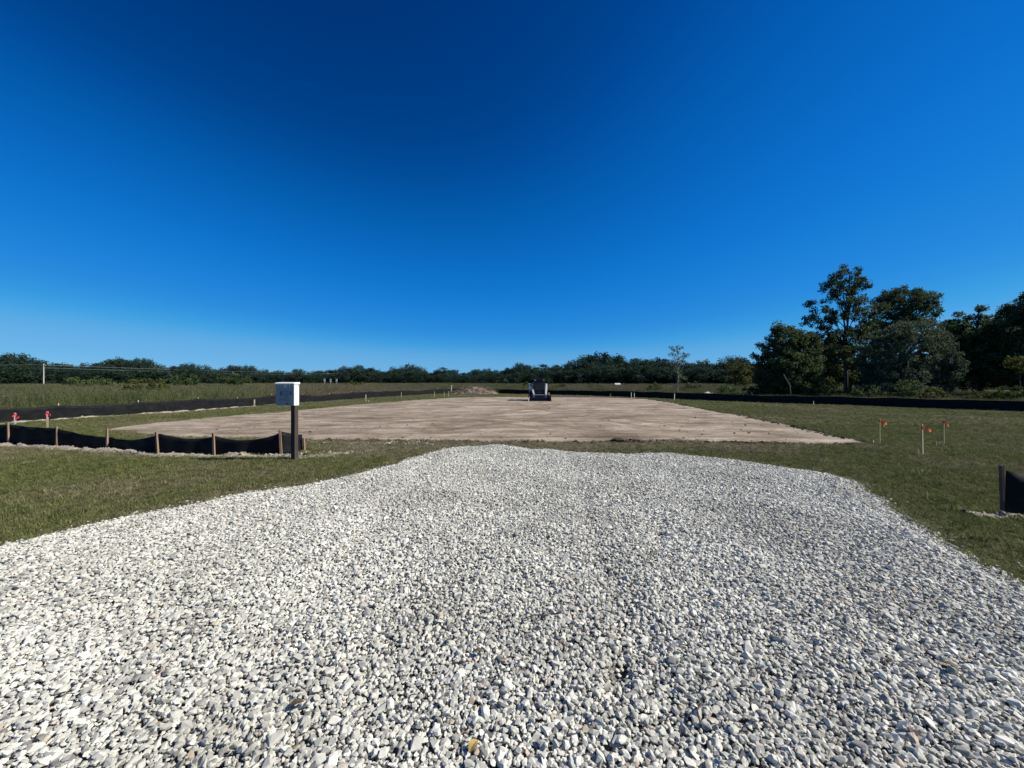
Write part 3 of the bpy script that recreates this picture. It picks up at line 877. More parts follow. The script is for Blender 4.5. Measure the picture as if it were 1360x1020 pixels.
# bushes at the foot of the row
for (cx, cy, rx, ry, d, mt, lab) in ((1100, 513, 14, 12, 32.5, 'leaf_light', 'light green bush at the foot of tall open tree'),
                                     (1150, 520, 20, 10, 31.5, 'leaf_mid', 'low dark green bush between tall open tree and mossy tree'),
                                     (1205, 516, 16, 12, 29.5, 'leaf_mid', 'green bush with upright stems in front of mossy tree'),
                                     (1240, 522, 15, 8, 28.5, 'leaf_light', 'bright green low bush right of mossy tree foot'),
                                     (1300, 526, 18, 7, 27.5, 'leaf_light', 'low weedy bush below shoot-topped tree'),
                                     (1345, 522, 18, 11, 26.5, 'leaf_light', 'yellow-green weedy bush below large dark tree'),
                                     (1355, 480, 18, 14, 29.5, 'leaf_light', 'tall sunlit bush in front of large dark tree'),
                                     (1005, 515, 16, 9, 36.0, 'leaf_mid', 'low dark bush left of bushy tree foot'),
                                     (965, 517, 16, 6, 42.0, 'leaf_mid', 'low bush behind pipe gate end'),
                                     (868, 515, 12, 6, 52.0, 'leaf_light', 'pale green bush left of slim tree'),
                                     (918, 514, 12, 7, 54.0, 'leaf_mid', 'green bush right of slim tree'),
                                     (742, 514, 10, 6, 62.0, 'leaf_light', 'pale green bush behind loader, to its right'),
                                     (700, 514, 10, 7, 62.0, 'leaf_light', 'pale green bush behind loader, to its left'),
                                     (790, 515, 13, 6, 60.0, 'leaf_mid', 'green bush in field between loader and slim tree'),
                                     (196, 512, 26, 12, 42.0, 'leaf_light', 'green shrub amid brown weeds behind left silt fence'),
                                     (240, 504, 22, 8, 62.0, 'leaf_mid', 'dark green shrub deeper in the left field'),
                                     (310, 503, 26, 7, 72.0, 'leaf_mid', 'wide green shrub under the far treeline'),
                                     (120, 506, 30, 6, 60.0, 'leaf_mid', 'long low shrub in the left field'),
                                     (470, 510, 14, 3.5, 92.0, 'leaf_light', 'low shrub in field near white panels')):
    ry2 = max(ry, 1.0)
    px_tree('shrub', lab, cx, d, [(cx, cy, rx, ry2), (cx - rx * .4, cy + ry2 * .5, rx * .6, ry2 * .7), (cx + rx * .45, cy + ry2 * .45, rx * .6, ry2 * .8)], (cx, cy - ry2 * 0.4), 0.05,
            M[mt], M['bark'], 40, 0.15 * (d / 32) ** 0.7, 0.30 * (d / 32) ** 0.5, 26 * (32 / d) ** 1.2, 'shrubs beyond the silt fences', nlimb=10, sway=0.1, cat='shrub')

# ---- far treeline: shared crowns, each tree its own object
def far_proto(kind, i):
    cs, rs = [], []
    if kind == 'oak':
        w = random.uniform(0.42, 0.56)
        for k in range(64):
            a = random.uniform(0, 6.283); rr = w * math.sqrt(random.random())
            zt = random.uniform(0.06, 0.93)
            prof = math.sin(math.pi * min(1, max(0.0, (zt - 0.02) / 1.0)) ** 0.85) ** 0.6
            cs.append((math.cos(a) * rr * prof, math.sin(a) * rr * prof, zt)); rs.append(random.uniform(0.09, 0.15))
        per, ls, top = 56, 0.048, 0.75
    else:
        w = random.uniform(0.20, 0.30)
        for k in range(34):
            a = random.uniform(0, 6.283); zt = random.uniform(0.42, 0.95)
            prof = max(0.25, math.sin(math.pi * min(1.0, (zt - 0.36) / 0.66)))
            rr = w * prof * math.sqrt(random.random())
            cs.append((math.cos(a) * rr, math.sin(a) * rr, zt)); rs.append(random.uniform(0.06, 0.11))
        per, ls, top = 52, 0.040, 0.93
    cm = leaf_mesh('far_%s_crown_%d' % (kind, i), cs, rs, per, ls, M['leaf_far_haze'] if kind == 'oak' else M['leaf_pine'], 1.15 if kind == 'oak' else 0.9)
    mb = MB(); limbs(mb, (0, 0, 0), (0, 0, top), 0.022 if kind == 'oak' else 0.015, cs, 12, 0.02)
    tm = mb.mesh('far_%s_trunk_%d' % (kind, i), smooth=True); tm.materials.append(M['bark'])
    return cm, tm
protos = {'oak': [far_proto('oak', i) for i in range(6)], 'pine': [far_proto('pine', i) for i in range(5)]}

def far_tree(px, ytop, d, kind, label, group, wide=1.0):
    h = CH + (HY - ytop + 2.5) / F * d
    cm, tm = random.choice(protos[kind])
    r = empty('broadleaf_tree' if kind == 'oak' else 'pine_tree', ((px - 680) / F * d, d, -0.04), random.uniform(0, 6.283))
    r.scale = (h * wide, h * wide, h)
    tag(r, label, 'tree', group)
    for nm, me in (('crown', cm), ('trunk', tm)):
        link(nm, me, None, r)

SKY = [(-120, 478), (-90, 482), (-60, 476), (-30, 480), (0, 475), (22, 471), (42, 478), (62, 485), (84, 485), (104, 488), (122, 484), (148, 481), (168, 477), (190, 478), (210, 487), (234, 488), (252, 484), (270, 488), (292, 491), (312, 488),
       (332, 488), (350, 493), (372, 494), (396, 492), (420, 494), (440, 493), (458, 489), (476, 487), (492, 491), (508, 495), (524, 490), (546, 486), (558, 490), (570, 497), (580, 494), (589, 490), (604, 493),
       (616, 497), (632, 493), (646, 492), (660, 494), (674, 491), (690, 484), (704, 488), (720, 486), (738, 487), (752, 486), (766, 480), (782, 473), (798, 470), (814, 474), (830, 482), (846, 478), (862, 479), (876, 475),
       (892, 484), (914, 483), (932, 481), (948, 485), (962, 482), (974, 474), (986, 481), (1004, 484), (1030, 482), (1070, 480), (1120, 480), (1180, 478), (1250, 476), (1320, 474), (1400, 470)]
def dist_at(px):
    return float(np.interp(px, [-130, 0, 250, 450, 600, 700, 1000, 1400], [150, 168, 225, 300, 285, 215, 165, 120]))
MARKS = [(-200, 'outer field edge'), (20, 'red-ribboned lath'), (58, 'utility pole'), (196, 'green field shrub'), (310, 'wide green shrub'), (385, 'permit box'), (439, 'three white panels'),
         (486, 'white-topped lath'), (540, 'left fence end'), (600, 'tall square post'), (650, 'brush pile'), (717, 'loader'), (770, 'field bush'),
         (820, 'white-roofed shed'), (860, 'two white laths'), (900, 'slim tree'), (946, 'pipe gate'), (990, 'yellow-green tree'), (1042, 'bushy tree'), (1125, 'tall open tree'),
         (1200, 'mossy tree'), (1292, 'shoot-topped tree'), (1362, 'large dark tree'), (1600, 'row end')]
def where(px):
    for (a, la), (b, lb) in zip(MARKS, MARKS[1:]):
        if a <= px < b:
            t = (px - a) / (b - a)
            return 'behind ' + la if t < 0.3 else ('behind ' + lb if t > 0.7 else 'between %s and %s' % (la, lb))
    return 'behind ' + MARKS[-1][1]
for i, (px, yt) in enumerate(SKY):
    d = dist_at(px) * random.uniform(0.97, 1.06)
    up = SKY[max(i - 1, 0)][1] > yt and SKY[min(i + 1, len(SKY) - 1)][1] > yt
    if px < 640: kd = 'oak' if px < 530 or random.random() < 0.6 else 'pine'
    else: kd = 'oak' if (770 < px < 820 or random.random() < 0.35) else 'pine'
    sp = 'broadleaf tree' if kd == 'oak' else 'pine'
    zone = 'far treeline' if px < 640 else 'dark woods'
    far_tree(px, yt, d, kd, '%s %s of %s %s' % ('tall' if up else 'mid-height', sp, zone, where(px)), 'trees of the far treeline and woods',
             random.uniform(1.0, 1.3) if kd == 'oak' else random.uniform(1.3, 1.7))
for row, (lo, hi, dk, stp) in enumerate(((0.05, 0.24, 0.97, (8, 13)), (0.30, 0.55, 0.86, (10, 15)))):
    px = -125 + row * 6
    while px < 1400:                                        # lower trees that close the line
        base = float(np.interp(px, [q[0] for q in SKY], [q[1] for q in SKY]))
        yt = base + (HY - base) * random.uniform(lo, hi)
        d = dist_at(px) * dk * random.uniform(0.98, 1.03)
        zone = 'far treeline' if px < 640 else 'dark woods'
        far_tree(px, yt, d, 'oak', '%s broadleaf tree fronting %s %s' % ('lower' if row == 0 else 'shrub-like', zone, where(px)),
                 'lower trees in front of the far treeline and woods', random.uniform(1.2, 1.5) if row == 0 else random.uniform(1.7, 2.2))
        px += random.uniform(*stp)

# broken pale branch and gate and other field furniture
mb = MB()
a, b_ = AT(1041.5, 499, 31.5), AT(1049, 512, 31.5)
foot = Vector((b_.x + 0.12, 31.5, 0.0))
mb.tube([(0, 0, 0), b_ - foot, (a + (b_ - a) * 0.5) - foot, a - foot, a - foot + Vector((-0.05, 0, 0.12))], [0.035, 0.035, 0.04, 0.035, 0.015], 7)
o = mb.build('dead_branch', M['brush'], loc=foot, smooth=True)
tag(o, 'pale bare leaning branch in front of dense bushy tree', 'branch')

def gate():
    d = 66.0
    x0, x1 = AT(926, 513, d).x, AT(968, 513, d).x
    zt = AT(926, 512.8, d).z
    r = empty('pipe_gate', ((x0 + x1) / 2, d, -0.03)); tag(r, 'long pale pipe rail gate in weeds right of slim tree', 'gate')
    L = x1 - x0
    for z in (zt + 0.03, zt - 0.33, zt - 0.66):
        MB().tube([(-L / 2, 0, z), (L / 2, 0, z)], 0.035, 8).build('rail', M['galv'], r)
    for x in (-L / 2, 0, L / 2):
        MB().tube([(x, 0.08, 0), (x, 0.08, zt + 0.12)], 0.05, 8).build('post', M['galv'], r)
gate()

# utility poles and wires
def pole(px, ytop, d, label):
    t = AT(px, ytop, d)
    r = empty('utility_pole', (t.x, d, -0.035)); tag(r, label, 'utility pole', 'poles of the power line')
    h = t.z + 0.035
    MB().tube([(0, 0, 0), (0, 0, h)], [0.19, 0.14], 10).build('shaft', M['concrete'], r)
    MB().box((0, 0, h - 0.75), (1.5, 0.12, 0.12)).build('crossarm', M['concrete'], r)
    for x in (-0.65, 0.65):
        MB().tube([(x, 0, h - 0.69), (x, 0, h - 0.5)], [0.05, 0.03], 6).build('insulator', M['concrete'], r)
    return Vector((t.x, d, t.z))
p1 = pole(58, 483, 150, 'pale concrete utility pole standing clear in front of the far treeline')
p2 = pole(452, 495.2, 282, 'utility pole at the far end of the wires, half lost in trees')
p0 = Vector((-300, 88, 8.7))
for a, b_, dz in ((p1, p2, -0.5), (p1, p2, -1.6), (p0, p1, -0.5)):
    A = a + Vector((0.65 if dz > -1 else 0, 0, dz)); B = b_ + Vector((0.65 if dz > -1 else 0, 0, dz))
    pts_ = []
    for i in range(25):
        t = i / 24; q = A.lerp(B, t); q.z -= 1.5 * 4 * t * (1 - t) * 0.35
        pts_.append(q - A)
    o = MB().tube(pts_, 0.03, 5).build('power_line', M['wire'], loc=A)
    tag(o, {(-0.5): 'upper wire running from the pale utility pole along the far treeline', (-1.6): 'lower wire running from the pale utility pole along the far treeline'}[dz] if a is p1 else 'wire running from the pale utility pole away over the field', 'wire')

# three white panels on posts
for i, px in enumerate((431, 439, 447)):
    d = 104.0
    t = AT(px, 503.2, d)
    r = empty('panel_post', (t.x, d, -0.035))
    tag(r, 'white upright panel on thin post, one of three in the tall field', 'marker post', 'three white panels in the field')
    MB().box((0, -0.06, t.z - 0.42), (0.40, 0.06, 0.92)).build('panel', M['white'], r, 0.01)
    MB().tube([(0, 0, 0), (0, 0, t.z)], 0.04, 6).build('post', M['galv'], r)
# white shed roof in the brush
t = AT(820, 510, 120.0)
r = empty('shed', (t.x, 120.0, -0.035)); tag(r, 'small white-roofed shed almost hidden by brush under the dark woods', 'shed')
MB().box((0, 0, t.z * 0.5 - 0.1), (1.5, 1.5, t.z - 0.25)).build('wall', M['shed_wall'], r)
MB().prism([(-0.9, t.z - 0.24), (0.9, t.z - 0.24), (0.0, t.z + 0.28)], -0.85, 0.85).build('roof', M['roof_metal'], r)

# ------------------------------------------------------------------ silt fences
def fence_fabric(pts_, hts, sags, name='fabric', seg=0.16, lean=0.03):
    """ribbon with thickness through stake points; hts at stakes, sag between"""
    line = []
    for i in range(len(pts_) - 1):
        a = Vector((*pts_[i], 0)); b = Vector((*pts_[i + 1], 0))
        n = max(3, int((b - a).length / seg))
        for k in range(n + (1 if i == len(pts_) - 2 else 0)):
            t = k / n
            h = hts[i] * (1 - t) + hts[i + 1] * t - sags[i] * 4 * t * (1 - t)
            line.append((a.lerp(b, t), h, (b - a).normalized()))
    rows_ = 6
    V, Fc = [], []
    nL = len(line)
    zbs = gz(np.array([q[0].x for q in line]), np.array([q[0].y for q in line])) - 0.06
    jj, uu = np.meshgrid(np.arange(nL) * seg * 1.3, np.arange(rows_) / (rows_ - 1) * 2.0, indexing='ij')
    wob = vnoise(jj, uu, 77)
    for side in (0, 1):
        for j in range(nL):
            p, h, t = line[j]
            nrm = Vector((-t.y, t.x, 0))
            zb = float(zbs[j])
            for r_ in range(rows_):
                u = r_ / (rows_ - 1)
                w = 0.022 * math.sin(j * seg * 5.1 + u * 2.0) * (1 - u * 0.7) + 0.015 * math.sin(j * seg * 11.3 + 1.3)
                w += lean * float(wob[j, r_])
                q = p + nrm * (w + (0.004 if side else 0.0))
                V.append((q.x, q.y, zb + (h + 0.06) * u))
    off = nL * rows_
    for j in range(nL - 1):
        for r_ in range(rows_ - 1):
            a0 = j * rows_ + r_
            Fc.append((a0, a0 + rows_, a0 + rows_ + 1, a0 + 1))
            Fc.append((off + a0, off + a0 + 1, off + a0 + rows_ + 1, off + a0 + rows_))
        e = j * rows_ + rows_ - 1
        Fc.append((e, e + rows_, off + e + rows_, off + e))
    for j in (0, nL - 1):
        for r_ in range(rows_ - 1):
            a0 = j * rows_ + r_
            Fc.append((a0, a0 + 1, off + a0 + 1, off + a0))
    return V, Fc

def resample(poly, step):
    out = [Vector(poly[0])]; acc = 0
    for i in range(len(poly) - 1):
        a = Vector(poly[i]); b = Vector(poly[i + 1]); L = (b - a).length; t = step - acc
        while t <= L:
            out.append(a.lerp(b, t / L)); t += step
        acc = (acc + L) % step
    if (out[-1] - Vector(poly[-1])).length > 0.3 * step: out.append(Vector(poly[-1]))
    return out

def silt_fence(label, pts_, hts, sags, stake_side, stake_over, mat_st, group, stake_w=0.042, tilt=0.0, heights=None, seg=0.16, stake_off=0.045):
    c = Vector((*pts_[0], 0))
    root = empty('silt_fence', (c.x, c.y, 0)); tag(root, label, 'silt fence', group)
    V, Fc = fence_fabric(pts_, hts, sags, seg=seg)
    mb = MB(); mb.add([Vector(v) - c for v in V], Fc)
    mb.build('fabric', M['fabric'], root, smooth=True)
    for i, p in enumerate(pts_):
        a = Vector(pts_[max(i - 1, 0)]); b = Vector(pts_[min(i + 1, len(pts_) - 1)])
        t = (b - a).normalized(); nrm = Vector((-t.y, t.x)) * stake_side * stake_off
        h = (heights[i] if heights else hts[i] + stake_over * random.uniform(0.7, 1.3)) + 0.14
        zb = gzf(p[0], p[1]) - 0.14
        mb = MB()
        mb.box((0, 0, h / 2), (stake_w, stake_w * 0.75, h), taper=0.92)
        o = mb.build('stake', mat_st, root, 0.004, loc=(p[0] + nrm.x - c.x, p[1] + nrm.y - c.y, zb), rot=(random.uniform(-.03, .03), random.uniform(-.04, .04) + tilt, math.atan2(t.y, t.x)))
    return root

# near left run, stake by stake
st = [(-60, 586, .52, .56), (15, 590, .50, .56), (79, 593, .45, .50), (145.6, 596, .29, .50), (213.5, 603, .455, .50), (287, 604, .42, .49), (375, 605.5, .50, .55)]
npts = [(-17.5, 11.6)] + [P(q[0], q[1]) for q in st]
e = npts[-1]
npts.append((e[0] + 0.14, e[1] + 0.55))
silt_fence('sagging black silt fence with brown stakes ending beside the mailbox post', npts, [.52] + [q[2] for q in st] + [.36],
           [.06, .03, .02, .03, .10, .09, .145, .02], -1, 0, M['stake'], 'silt fences', 0.047, heights=[.58] + [q[3] for q in st] + [.30], tilt=-0.06, seg=0.10)
lp = resample(LEFT_FENCE, 2.7)
silt_fence('long black silt fence running back along the left field to the brush pile', [tuple(p) for p in lp], [0.60 + random.uniform(-.05, .04) for _ in lp],
           [random.uniform(0.02, 0.10) for _ in lp], 1, 0.07, M['lath'], 'silt fences', 0.036, stake_off=0.085)
bp = resample(BACK_FENCE, 2.8)
silt_fence('long black silt fence closing the site in front of woods and right-hand trees', [tuple(p) for p in bp], [0.56 + random.uniform(-.05, .04) for _ in bp],
           [random.uniform(0.01, 0.07) for _ in bp], 1, 0.07, M['stake'], 'silt fences', 0.05)
e0 = P(1337.5, 684)
silt_fence('short black silt fence end on the green lawn beside the gravel', [e0, (e0[0] + 1.7, e0[1] + 0.05), (e0[0] + 3.4, e0[1] + 0.3)], [.53, .52, .5], [.11, .09], 1, 0.06, M['stake_dark'], 'silt fences', 0.042, heights=[.585, .57, .56], stake_off=0.03)

# ------------------------------------------------------------------ soil berm along the near fence, trench soil elsewhere
BERM_PTS = []
def berm(line, width, height, seed, crumbs=26, n=9):
    ln = resample(line, 0.07)
    px_ = np.array([p.x for p in ln]); py_ = np.array([p.y for p in ln])
    tx = np.gradient(px_); ty = np.gradient(py_); L = np.hypot(tx, ty); nx, ny = -ty / L, tx / L
    wj = width * (0.75 + 0.9 * vnoise(px_ * 1.7, py_ * 1.7, seed))
    u = np.linspace(-1, 1, n)
    QX = px_[:, None] + nx[:, None] * u * wj[:, None]; QY = py_[:, None] + ny[:, None] * u * wj[:, None]
    hN = fbm(QX * 5.0, QY * 5.0, seed + 3, 3)
    QZ = gz(QX.ravel(), QY.ravel()).reshape(QX.shape) - 0.03 + (height * (1 + 1.1 * hN) + 0.03) * np.maximum(0, 1 - u * u) + 0.018 * hN
    m = len(ln)
    idx = np.arange(m * n).reshape(m, n)
    f = np.stack([idx[:-1, :-1], idx[1:, :-1], idx[1:, 1:], idx[:-1, 1:]], -1).reshape(-1, 4)
    o = link('soil_berm', mesh_np('soil_berm', np.stack([QX.ravel(), QY.ravel(), QZ.ravel()], -1), f, True), M['berm'])
    tag(o, kind='structure')
    k = int(m * crumbs / 10)
    jj = rng.integers(0, m, k); uu = np.clip(rng.normal(0, 0.62, k), -1.5, 1.5)
    ii = np.clip(((uu + 1) / 2 * (n - 1)).round().astype(int), 0, n - 1)
    bx_ = px_[jj] + nx[jj] * uu * wj[jj] + rng.normal(0, .02, k); by_ = py_[jj] + ny[jj] * uu * wj[jj] + rng.normal(0, .02, k)
    BERM_PTS.append(np.stack([bx_, by_, np.where(np.abs(uu) < 1, QZ[jj, ii], gz(bx_, by_))], -1))
off = [(p[0] + 0.03, p[1] - 0.17) for p in npts[:-1]]
berm(off + [(off[-1][0] + 0.55, off[-1][1] - 0.02)], 0.20, 0.050, 81, 60)
berm([(p[0] + 0.30, p[1] - 0.12) for p in LEFT_FENCE[1:8]], 0.20, 0.04, 85, 18)
berm([(e0[0] - 0.42, e0[1] + 0.02), (e0[0] + 0.1, e0[1] - 0.02), (e0[0] + 2.6, e0[1] + 0.05)], 0.15, 0.025, 87, 70)
# sandy spill round the mailbox foot
berm([P(396, 610), P(430, 606), P(468, 601)], 0.42, 0.012, 91, 120)
crumbm = [hull_mesh('crumb_%d' % i, [tuple(Vector((random.gauss(0, 1), random.gauss(0, 1), random.gauss(0, .7))).normalized() * random.uniform(.35, .5)) for _ in range(12)], M['berm']) for i in range(5)]
bpts = np.concatenate(BERM_PTS)
bsz = np.exp(rng.normal(math.log(0.032), 0.45, len(bpts)))
tag(scatter('trench_soil_crumbs', bpts, rng.normal(0, .6, (len(bpts), 3)), np.stack([bsz * 1.2, bsz, bsz * .75], -1), crumbm, M['berm']),
    'pale gravelly soil crumbs along the foot of the silt fences', 'soil crumbs', kind='stuff')

# dark clods along the front lip of the pad, joined: nobody counts them
clodm = [hull_mesh('clod_%d' % i, [tuple(Vector((random.gauss(0, 1), random.gauss(0, 1), random.gauss(0, .7))).normalized() * random.uniform(.35, .5)) for _ in range(18)], M['clod']) for i in range(5)]
cx, cy = [], []
for (x0, x1, yy, n) in ((430, 560, 585, 70), (560, 1000, 587, 140), (955, 1045, 588, 110), (1045, 1140, 590, 26), (800, 850, 586.5, 36)):
    for i in range(n):
        q = P(random.uniform(x0, x1), yy + random.gauss(0, 0.8)); cx.append(q[0]); cy.append(q[1])
RE = [P(*q) for q in [(1150, 587), (1060, 567), (980, 551), (900, 536), (862, 529.6)]]
for i in range(150):
    t = random.random() * (len(RE) - 1); k = int(t); t -= k
    cx.append(RE[k][0] * (1 - t) + RE[k + 1][0] * t + random.gauss(0, .08)); cy.append(RE[k][1] * (1 - t) + RE[k + 1][1] * t + random.gauss(0, .08))
for i in range(240):                                         # scattered over the graded soil
    q = P(random.uniform(230, 1100), random.uniform(530, 583)); cx.append(q[0]); cy.append(q[1])
cx = np.array(cx); cy = np.array(cy)
csz = np.exp(rng.normal(math.log(0.075), 0.4, len(cx))); csz[-240:] *= 0.7
tag(scatter('soil_clods', np.stack([cx, cy, gz(cx, cy)], -1), rng.normal(0, .5, (len(cx), 3)), np.stack([csz * 1.3, csz, csz * .6], -1), clodm, M['clod']),
    'dark crumbled soil clods strewn along the front edge of the dirt pad', 'soil clods', kind='stuff')

# sod humps
for i, (px, py, w, lab) in enumerate(((822, 586.5, .26, 'larger dark sod lump on the front edge of the dirt pad'), (842, 586.5, .20, 'smaller dark sod lump beside the larger one'))):
    q = P(px, py)
    mm = [tuple(Vector((random.gauss(0, 1), random.gauss(0, .8), random.gauss(0, .6))).normalized() * random.uniform(.7, 1)) for _ in range(40)]
    o = link('sod_lump', hull_mesh('sod_lump', [(a * w, b * w * .7, c * w * .42) for a, b, c in mm], M['clod']), None, None, (q[0], q[1], gzf(*q) + 0.02))
    tag(o, lab, 'soil lump')

# ------------------------------------------------------------------ mailbox-like permit box on a post
mbx, mby = P(390.5, 612)
zb = gzf(mbx, mby)
root = empty('permit_box', (mbx, mby, zb), R(-13))
tag(root, 'white box with grey notice panel on dark wooden post at the lawn edge', 'permit box')
top = AT(380, 508.2, mby).z - zb
bot = AT(380, 538.0, mby).z - zb
MB().box((0.012, 0.0, (bot + 0.12) / 2 - 0.1), (0.092, 0.092, bot + 0.32)).build('post', M['post'], root, 0.006)
bw, bd, bh = 0.430, 0.135, top - bot
bxc = -0.038                                                  # the post stands right of the box's middle
yb = -0.046 - bd / 2 - 0.004
body = MB().box((bxc, yb, (top + bot) / 2 - 0.008), (bw - 0.012, bd - 0.012, bh - 0.018)).build('box_body', M['white'], root, 0.010)
MB().prism([(yb - bd / 2 - 0.022, top - 0.030), (yb - bd / 2 - 0.022, top - 0.012), (yb - bd / 2 + 0.02, top + 0.004), (yb + bd / 2 + 0.004, top + 0.010), (yb + bd / 2 + 0.004, top - 0.030)],
           bxc - bw / 2 - 0.006, bxc + bw / 2 + 0.006).build('lid', M['white'], root, 0.004)
fy = yb - bd / 2 + 0.006
MB().box((bxc - 0.003, fy - 0.004, (top + bot) / 2 - 0.012), (bw - 0.016, 0.006, bh - 0.034)).build('cover_panel', M['panel'], root, 0.002)
for (x, z, w, h, mt) in ((-0.085, 0.015, 0.062, 0.085, 'paper_dark'), (0.03, 0.01, 0.10, 0.13, 'paper'), (0.135, 0.02, 0.05, 0.075, 'paper_dark'), (-0.02, -0.11, 0.24, 0.05, 'paper')):
    MB().box((bxc + x, fy - 0.0085, (top + bot) / 2 + z), (w, 0.002, h)).build('notice', M[mt], root)
# white lettering row, too small in the photo to be read beyond S N Y
def strokes(mb, segs, ox, oz, w, h, y, t=0.006):
    for (x0, z0, x1, z1) in segs:
        a = Vector((ox + x0 * w, y, oz + z0 * h)); b = Vector((ox + x1 * w, y, oz + z1 * h)); d = b - a
        mb.box((a + b) / 2, (d.length + t, 0.002, t), (0, -math.atan2(d.z, d.x), 0))
GL = {'S': [(1, 1, 0, 1), (0, 1, 0, .5), (0, .5, 1, .5), (1, .5, 1, 0), (1, 0, 0, 0)], 'N': [(0, 0, 0, 1), (0, 1, 1, 0), (1, 0, 1, 1)], 'Y': [(0, 1, .5, .5), (1, 1, .5, .5), (.5, .5, .5, 0)]}
mb = MB(); zl = top - 0.085
for ch, x in (('S', -0.02), ('N', 0.015), ('Y', 0.10)):
    strokes(mb, GL[ch], bxc + x, zl, 0.026, 0.034, fy - 0.0085)
mb.box((bxc - 0.03, fy - 0.0085, zl + 0.045), (0.28, 0.002, 0.006))
mb.build('lettering', M['ink'], root)
MB().tube([(bxc + bw / 2 - 0.008, yb + 0.035, top - 0.055), (bxc + bw / 2 + 0.003, yb + 0.035, top - 0.055)], 0.006, 8).build('screw', M['steel_dark'], root)

MB().box((bxc + 0.05, fy - 0.010, bot + 0.035), (0.035, 0.008, 0.022)).build('latch', M['steel_dark'], root, 0.002)

# ------------------------------------------------------------------ survey stakes
def ribbon(root, z, mat, dx, dz, w=0.060, wrap=0.034):
    mb = MB()
    mb.box((0, 0, z), (wrap, wrap, 0.05))
    n = 8; V = []; Fc = []
    for s_ in (0, 1):
        for i in range(n + 1):
            t = i / n
            x = 0.012 + dx * t; zz = z + dz * t + 0.012 * math.sin(t * 6); y = -0.018 + 0.02 * math.sin(t * 5 + 1) + s_ * 0.003
            ww = w * (0.5 + 0.5 * min(1, t * 3)) * (1 if t < .8 else 0.8)
            V += [(x, y + 0.012 * math.sin(t * 4), zz - ww / 2), (x + 0.006, y, zz + ww / 2)]
    for i in range(n):
        a = 2 * i; b = 2 * (n + 1) + 2 * i
        Fc += [(a, a + 2, a + 3, a + 1), (b, b + 1, b + 3, b + 2), (a, b, b + 2, a + 2), (a + 1, a + 3, b + 3, b + 1)]
    mb.add(V, Fc)
    return mb.build('ribbon', mat, root)

def survey(px, py, ytop, label, rib=None, mat='lath', w=0.038, tails=((0.15, -0.05),), tiltx=0.0, painted=None, name='survey_stake', cat='survey stake', group=None):
    x, y = P(px, py)
    z = gzf(x, y)
    h = (py - ytop) / F * y
    r = empty(name, (x, y, z - 0.08)); tag(r, label, cat, group)
    hh = h + 0.08
    r.rotation_euler = (0, tiltx, random.uniform(0.42, 0.62))
    if painted:
        MB().box((0, 0, hh * 0.30), (w, 0.012, hh * 0.60)).build('lath', M[mat], r)
        MB().box((0, 0, hh * 0.80), (w, 0.012, hh * 0.40)).build('painted_top', M[painted], r)
    else:
        MB().box((0, 0, hh / 2), (w, 0.014, hh), taper=0.9).build('lath', M[mat], r, 0.002)
    if rib:
        for (dx, dz) in tails:
            ribbon(r, hh - 0.055, M[rib], dx, dz)
    return r

survey(1168.5, 591, 556, 'orange-ribboned survey stake at the right corner of the dirt pad', 'ribbon_orange', w=0.022, tails=((.26, -.09), (.15, -.13)))
survey(1225.5, 604, 563.5, 'thick orange-ribboned survey stake on the lawn beside a short peg', 'ribbon_orange', w=0.046, tails=((.30, -.10), (-.08, -.03)), tiltx=-0.03)
survey(1253.5, 592, 557, 'thin orange-ribboned survey stake farthest right on the lawn', 'ribbon_orange', w=0.028, tails=((.24, -.11), (-.07, -.02)))
survey(1219.8, 604.6, 596.5, 'short wooden peg beside the thick orange-ribboned stake', w=0.035, name='wooden_peg', cat='peg')
survey(1243.5, 592, 586, 'short wooden peg left of the thin orange-ribboned stake', w=0.03, name='wooden_peg', cat='peg')
survey(1160, 589, 585.2, 'pale short peg at the tip of the dirt pad corner', mat='lath_white', w=0.035, name='wooden_peg', cat='peg')
survey(63, 569.5, 547, 'pale survey lath with pink top and red ribbon behind the sagging fence', 'ribbon_red', mat='lath', w=0.045, tails=((.07, -.05), (-.05, -.03)), painted='ribbon_pink')
survey(20, 564, 548.5, 'survey lath with curled red ribbon close to the long left silt fence', 'ribbon_red', mat='lath_white', w=0.05, tails=((.09, -.11), (-.08, -.07), (.05, -.14)), painted='ribbon_pink')
survey(486, 534, 524.5, 'white-topped survey lath at the left edge of the dirt pad', mat='lath', painted='lath_white', w=0.055)
survey(489.5, 534.6, 532.2, 'short white peg beside the white-topped lath', mat='lath_white', w=0.06, name='wooden_peg', cat='peg')
survey(338, 540, 530, 'white marker lath standing against the long left silt fence', mat='lath', painted='lath_white', w=0.07)
for px, py, yt in ((533, 528, 521), (577, 527.5, 520), (590, 527.2, 520.2), (595.5, 527.0, 519.8)):
    survey(px, py, yt, 'thin pale survey lath at the far left corner of the dirt pad', mat='lath', w=0.045, group='laths at the far left pad corner')
survey(599.8, 523.2, 511.5, 'tall pale square post at the left end of the brush pile', mat='lath_white', w=0.09, name='marker_post', cat='post')
survey(838.5, 528.5, 521, 'left of two white laths in front of the back silt fence', mat='lath_white', w=0.06)
survey(842.5, 528.2, 521.5, 'right of two white laths in front of the back silt fence', mat='lath_white', w=0.06)
survey(895.5, 530.5, 522.5, 'pale lath leaning on the back silt fence near slim tree', mat='lath_white', w=0.08, tiltx=0.08)
survey(811, 527, 522.5, 'thin lath right of loader by the back silt fence', mat='stake', w=0.05)
survey(701.5, 532.3, 526.5, 'short pale leaning peg at the left end of loader bucket', mat='lath_white', w=0.06, tiltx=0.2, name='wooden_peg', cat='peg')
survey(726.2, 529.4, 520.6, 'yellow lath directly behind right end of loader bucket', mat='lath', w=0.06)
